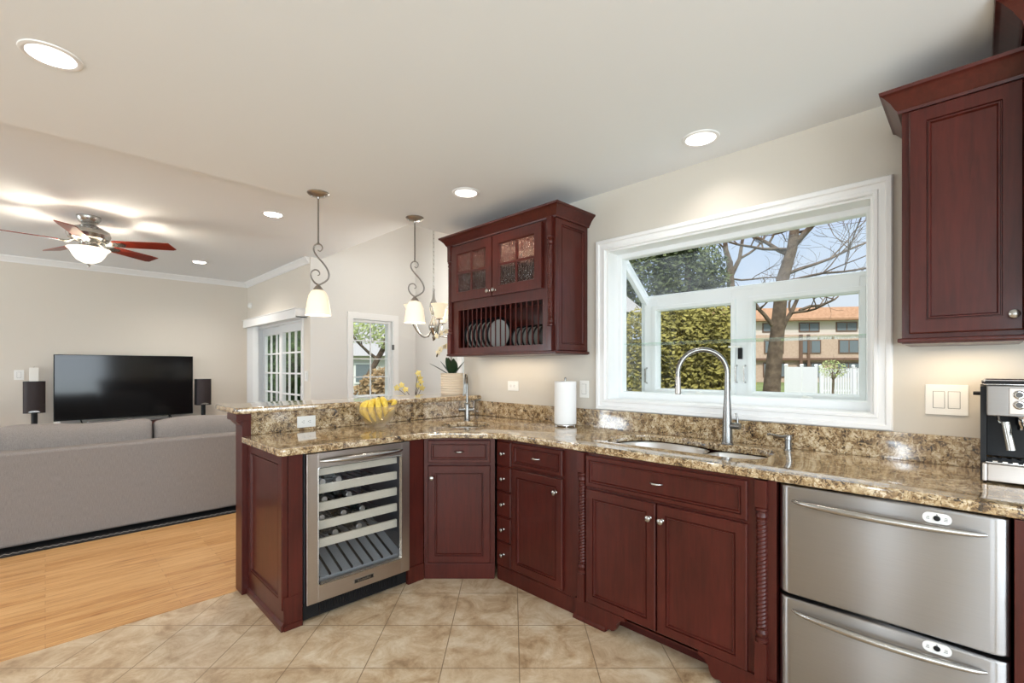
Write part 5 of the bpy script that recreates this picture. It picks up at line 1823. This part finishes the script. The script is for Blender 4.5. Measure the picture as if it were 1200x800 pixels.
# second bare tree
t = thing('bare_tree', 'smaller forked bare tree seen through the sloping roof glass', 'tree', fwd(7.6, 16.2, -0.5))
b = B()
b.tube([L(0, 0, 0), L(0.02, 0, 2.5), L(0.0, 0, 4.6), L(-0.05, 0, 5.5)], [0.2, 0.16, 0.13, 0.11], 10)
b.tube([L(-0.05, 0, 5.45), L(-0.18, 0, 5.9), L(-0.25, 0, 6.7)], [0.11, 0.085, 0.06], 8); b.tube([L(0.0, 0, 5.0), L(0.30, 0, 5.6), L(0.42, 0, 6.4)], [0.09, 0.07, 0.05], 8)
b.part('trunk', M['bark'], t, 60)
b = B(); rnd = random.Random(5)
for st, d, ln, r in ((L(-0.15, 0, 5.8), L(-0.7, 0, 0.7), 1.4, 0.04), (L(0.3, 0, 5.6), L(0.9, 0, 0.6), 1.8, 0.045), (L(0.02, 0, 4.9), L(1.0, 0, -0.1), 1.6, 0.035), (L(-0.24, 0, 6.5), L(-0.2, 0, 1), 1.6, 0.055), (L(0.4, 0, 6.2), L(0.3, 0.2, 1), 1.6, 0.045)):
    branch(b, st, d, ln, r, 3, rnd)
b.part('branches', M['bark'], t, 60)
# hedge right behind the left casement
t = thing('hedge', 'dense yellow-green hedge filling the left casement pane', 'hedge', fwd(2.6, 6.6, -0.5))
foliage_part('foliage', M['hedge'], t, [(L(-0.75, 0.1, 1.2), (0.5, 0.5, 1.5)), (L(-0.35, 0, 1.2), (0.5, 0.5, 1.55)), (L(0.05, 0.1, 1.2), (0.5, 0.5, 1.55)), (L(0.35, 0, 1.2), (0.45, 0.45, 1.5)), (L(-0.2, 0.1, 2.1), (0.8, 0.4, 0.65)), (L(0.3, 0.1, 2.1), (0.5, 0.4, 0.65))], 60000, 0.035, 3)
b = B()
for r in (-0.5, 0.0, 0.35):
    b.tube([L(r, 0, 0), L(r, 0, 1.9)], [0.06, 0.02], 6)
b.part('stems', M['bark'], t)
# evergreen
t = thing('evergreen_tree', 'dark evergreen tree at the left of the sloping roof glass', 'tree', fwd(4.6, 12.2, -0.5))
b = B(); b.tube([L(0, 0, 0), L(0, 0, 5.2)], [0.22, 0.06], 8); b.part('trunk', M['bark'], t)
foliage_part('foliage', M['evergreen'], t, [(L(-1.0, 0, 4.1), (0.75, 0.8, 1.1)), (L(-0.1, 0.2, 4.2), (0.8, 0.8, 1.1)), (L(0.5, 0, 4.4), (0.55, 0.5, 0.75)), (L(-0.4, 0, 5.0), (0.8, 0.6, 0.6)), (L(-1.4, 0.3, 4.6), (0.5, 0.5, 0.8)), (L(0.75, 0.3, 4.0), (0.45, 0.5, 0.6))], 9500, 0.07, 8)
# small tree before the fence
t = thing('young_tree', 'small young tree with pale green leaves in front of the white fence', 'tree', fwd(18.4, 26.8, -0.5))
b = B(); b.tube([L(0, 0, 0), L(0.05, 0, 1.1), L(0.0, 0, 1.6)], [0.06, 0.05, 0.03], 6)
rnd = random.Random(2)
for k in range(5):
    branch(b, L(0.03, 0, 1.1), L(rnd.uniform(-.8, .8), rnd.uniform(-.5, .5), 0.9), 1.0, 0.03, 1, rnd)
b.part('trunk', M['bark'], t)
foliage_part('foliage', M['spring_leaf'], t, [(L(0.0, 0, 1.75), (0.75, 0.7, 0.55))], 420, 0.055, 4)

# white fence: a plain run, then a picket run turning away
def fence_run(label, p0, p1, h, picket):
    p0, p1 = Vector(p0), Vector(p1)
    d = (p1 - p0)
    ln = d.length
    t = thing('fence', label, 'fence', tuple(p0), math.atan2(d.y, d.x))
    n = int(ln / 2.0)
    for k in range(n + 1):
        x = ln * k / n
        b = B(); b.box(x - 0.07, x + 0.07, -0.07, 0.07, 0, h + 0.08); b.prism([(x - 0.09, h + 0.08), (x + 0.09, h + 0.08), (x, h + 0.18)], 'y', -0.09, 0.09); b.part('post', M['fence'], t)
        if k < n:
            b = B()
            x1 = ln * (k + 1) / n
            w = 0.16
            m_ = max(1, int((x1 - x - 0.14) / w))
            for i in range(m_):
                a0 = x + 0.07 + (x1 - x - 0.14) * i / m_
                a1 = x + 0.07 + (x1 - x - 0.14) * (i + 1) / m_
                s = (i + 0.5) / m_ * 2 - 1
                top = h - (0.12 * (1 - s * s) if picket else 0.0)
                g = 0.025 if picket else 0.001
                b.box(a0 + g, a1 - g, -0.02, 0.02, 0.05, top)
            b.box(x + 0.07, x1 - 0.07, 0.02, 0.05, 0.25, 0.37); b.box(x + 0.07, x1 - 0.07, 0.02, 0.05, h - 0.35, h - 0.23)
            b.part('fence_panel', M['fence'], t)


fence_run('plain white board fence beyond the bare tree, on the left of the picket run', fwd(16.8, 28.6, -0.5), fwd(20.2, 31.0, -0.5), 1.88, False)
fence_run('white picket fence with dipping tops behind the young tree', fwd(20.5, 31.0, -0.5), fwd(27.0, 31.0, -0.5), 1.86, True)
b = B(); b.prism([fwd(17.6, 26.8, 0)[:2], fwd(25, 26.8, 0)[:2], fwd(26, 30.5, 0)[:2], fwd(20.4, 30.5, 0)[:2]], 'z', -0.5, -0.44)
b.solo('garden_bed', M['soil'], 'dark soil bed in front of the white picket fence', 'garden bed')

# apartment building far behind
t = thing('apartment_building', 'three-storey salmon brick apartment building with orange shingled roof', 'building', fwd(30, 60, -0.5), -PI / 4 + R(-9))
b = B(); b.box(-8, 32, 0, 12, 0, 2.9); b.box(-8, 32, -0.4, 12, 2.9, 6.0); b.part('brick_wall', M['apt_wall'], t)
b = B(); b.box(-8, 32, 0.2, 12, 6.0, 8.0); b.part('upper_wall', M['apt_white'], t)
b = B(); b.prism([(-0.9, 7.75), (-0.9, 8.0), (0.6, 9.5), (12, 9.5), (12, 7.75)], 'x', -8.6, 32.6); b.part('roof', M['apt_roof'], t)
for k in range(9):
    x = -6.5 + 4.3 * k
    for z0, z1, y, w in ((6.35, 7.55, 0.2, 2.4), (3.6, 5.3, -0.4, 2.3), (0.6, 2.5, 0.0, 2.6)):
        b = B(); b.box(x, x + w, y - 0.10, y, z0, z1); f = b.part('window', M['apt_trim'], t)
        b = B(); b.box(x + 0.12, x + w / 2 - 0.06, y - 0.12, y - 0.10, z0 + 0.12, z1 - 0.12); b.box(x + w / 2 + 0.06, x + w - 0.12, y - 0.12, y - 0.10, z0 + 0.12, z1 - 0.12); b.part('pane', M['apt_glass'], f)
for k in range(5):
    x = -4.0 + 8.6 * k
    b = B(); b.box(x + 1.6, x + 1.95, -0.6, -0.4, 0, 6.0); b.box(x + 2.5, x + 2.8, -0.6, -0.4, 0, 6.0); b.part('pilaster', M['apt_trim'], t)
b = B(); b.box(-8, 32, -0.55, -0.4, 2.75, 3.05); b.part('floor_band', M['apt_trim'], t)

# pale brick house beside, through the side glass
t = thing('neighbour_house', 'pale brick house glimpsed through the side glass of the window', 'house', fwd(1.6, 10.5, -0.5), -PI / 4 + R(10))
b = B(); b.box(-1.2, 1.15, 0, 4, 0, 3.1); b.part('wall', M['pale_brick'], t)
b = B(); b.prism([(-0.35, 3.05), (2.0, 4.2), (4.35, 3.05)], 'x', -1.4, 1.35); b.part('roof', M['grey_roof'], t)
# houses and planting seen through the nook window and patio doors
t = thing('neighbour_house', 'white house with grey roof far beyond the nook window', 'house', fwd(-8.3, 27, -0.5), -PI / 4 + R(5))
b = B(); b.box(-5, 5, 0, 8, 0, 2.6); b.part('wall', M['white_siding'], t)
b = B(); b.prism([(-0.6, 2.5), (4, 4.6), (8.6, 2.5)], 'x', -5.5, 5.5); b.part('roof', M['grey_roof'], t)
for x in (-3.5, -0.8, 2.0):
    b = B(); b.box(x, x + 1.3, -0.06, 0, 0.9, 2.1); f = b.part('window', M['trim'], t); b = B(); b.box(x + 0.1, x + 1.2, -0.08, -0.06, 1.0, 2.0); b.part('pane', M['apt_glass'], f)
t = thing('bush', 'brown dry bush outside the nook window, at its lower right', 'bush', fwd(-3.75, 14.0, -0.5))
foliage_part('foliage', M['bush'], t, [(L(0, 0, 0.9), (1.0, 0.8, 0.95)), (L(0.7, 0.2, 0.8), (0.7, 0.7, 0.8))], 6000, 0.07, 12)
b = B(); b.tube([L(0, 0, 0), L(0.1, 0, 0.9)], [0.06, 0.02], 6); b.tube([L(0.1, 0, 0), L(0.5, 0, 0.8)], [0.05, 0.02], 6); b.part('stems', M['bark'], t)
t = thing('garden_tree', 'leaning garden tree with young leaves outside the nook window', 'tree', fwd(-4.7, 14.5, -0.5))
b = B(); b.tube([L(-0.2, 0, 0), L(0.1, 0, 1.3), L(0.75, 0, 2.5), L(0.9, 0, 3.4)], [0.12, 0.10, 0.08, 0.05], 8); rnd = random.Random(31)
for st, d in ((L(0.5, 0, 2.1), L(-0.9, 0, 0.7)), (L(0.75, 0, 2.5), L(0.8, 0, 0.6)), (L(0.85, 0, 3.1), L(-0.3, 0, 1))):
    branch(b, st, d, 1.5, 0.05, 2, rnd)
b.part('trunk', M['bark'], t)
foliage_part('foliage', M['spring_leaf'], t, [(L(0.0, 0, 3.1), (0.9, 0.9, 0.55)), (L(0.9, 0, 2.7), (0.6, 0.6, 0.3))], 1500, 0.06, 14)
for k, (r, d, h, lab) in enumerate(((-5.05, 10.7, 3.0, 'dark green hedge shrub filling the right patio door leaf'), (-6.0, 12.2, 2.8, 'dark green hedge shrub behind the right patio door leaf, further off'),
                                    (-8.6, 16.6, 2.4, 'dark green shrub seen through the left patio door leaf'), (-4.1, 9.4, 2.5, 'dark green hedge shrub nearest the nook, outside the patio doors'))):
    t = thing('hedge_shrub', lab, 'shrub', fwd(r, d, -0.5), 0, 'shrubs outside the patio doors')
    foliage_part('foliage', M['hedge_dark'], t, [(L(0, 0, h * 0.5), (0.62, 0.6, h * 0.52))], 7000, 0.06, 40 + k)
    b = B(); b.tube([L(0, 0, 0), L(0, 0, h * 0.6)], [0.06, 0.02], 6); b.part('stem', M['bark'], t)
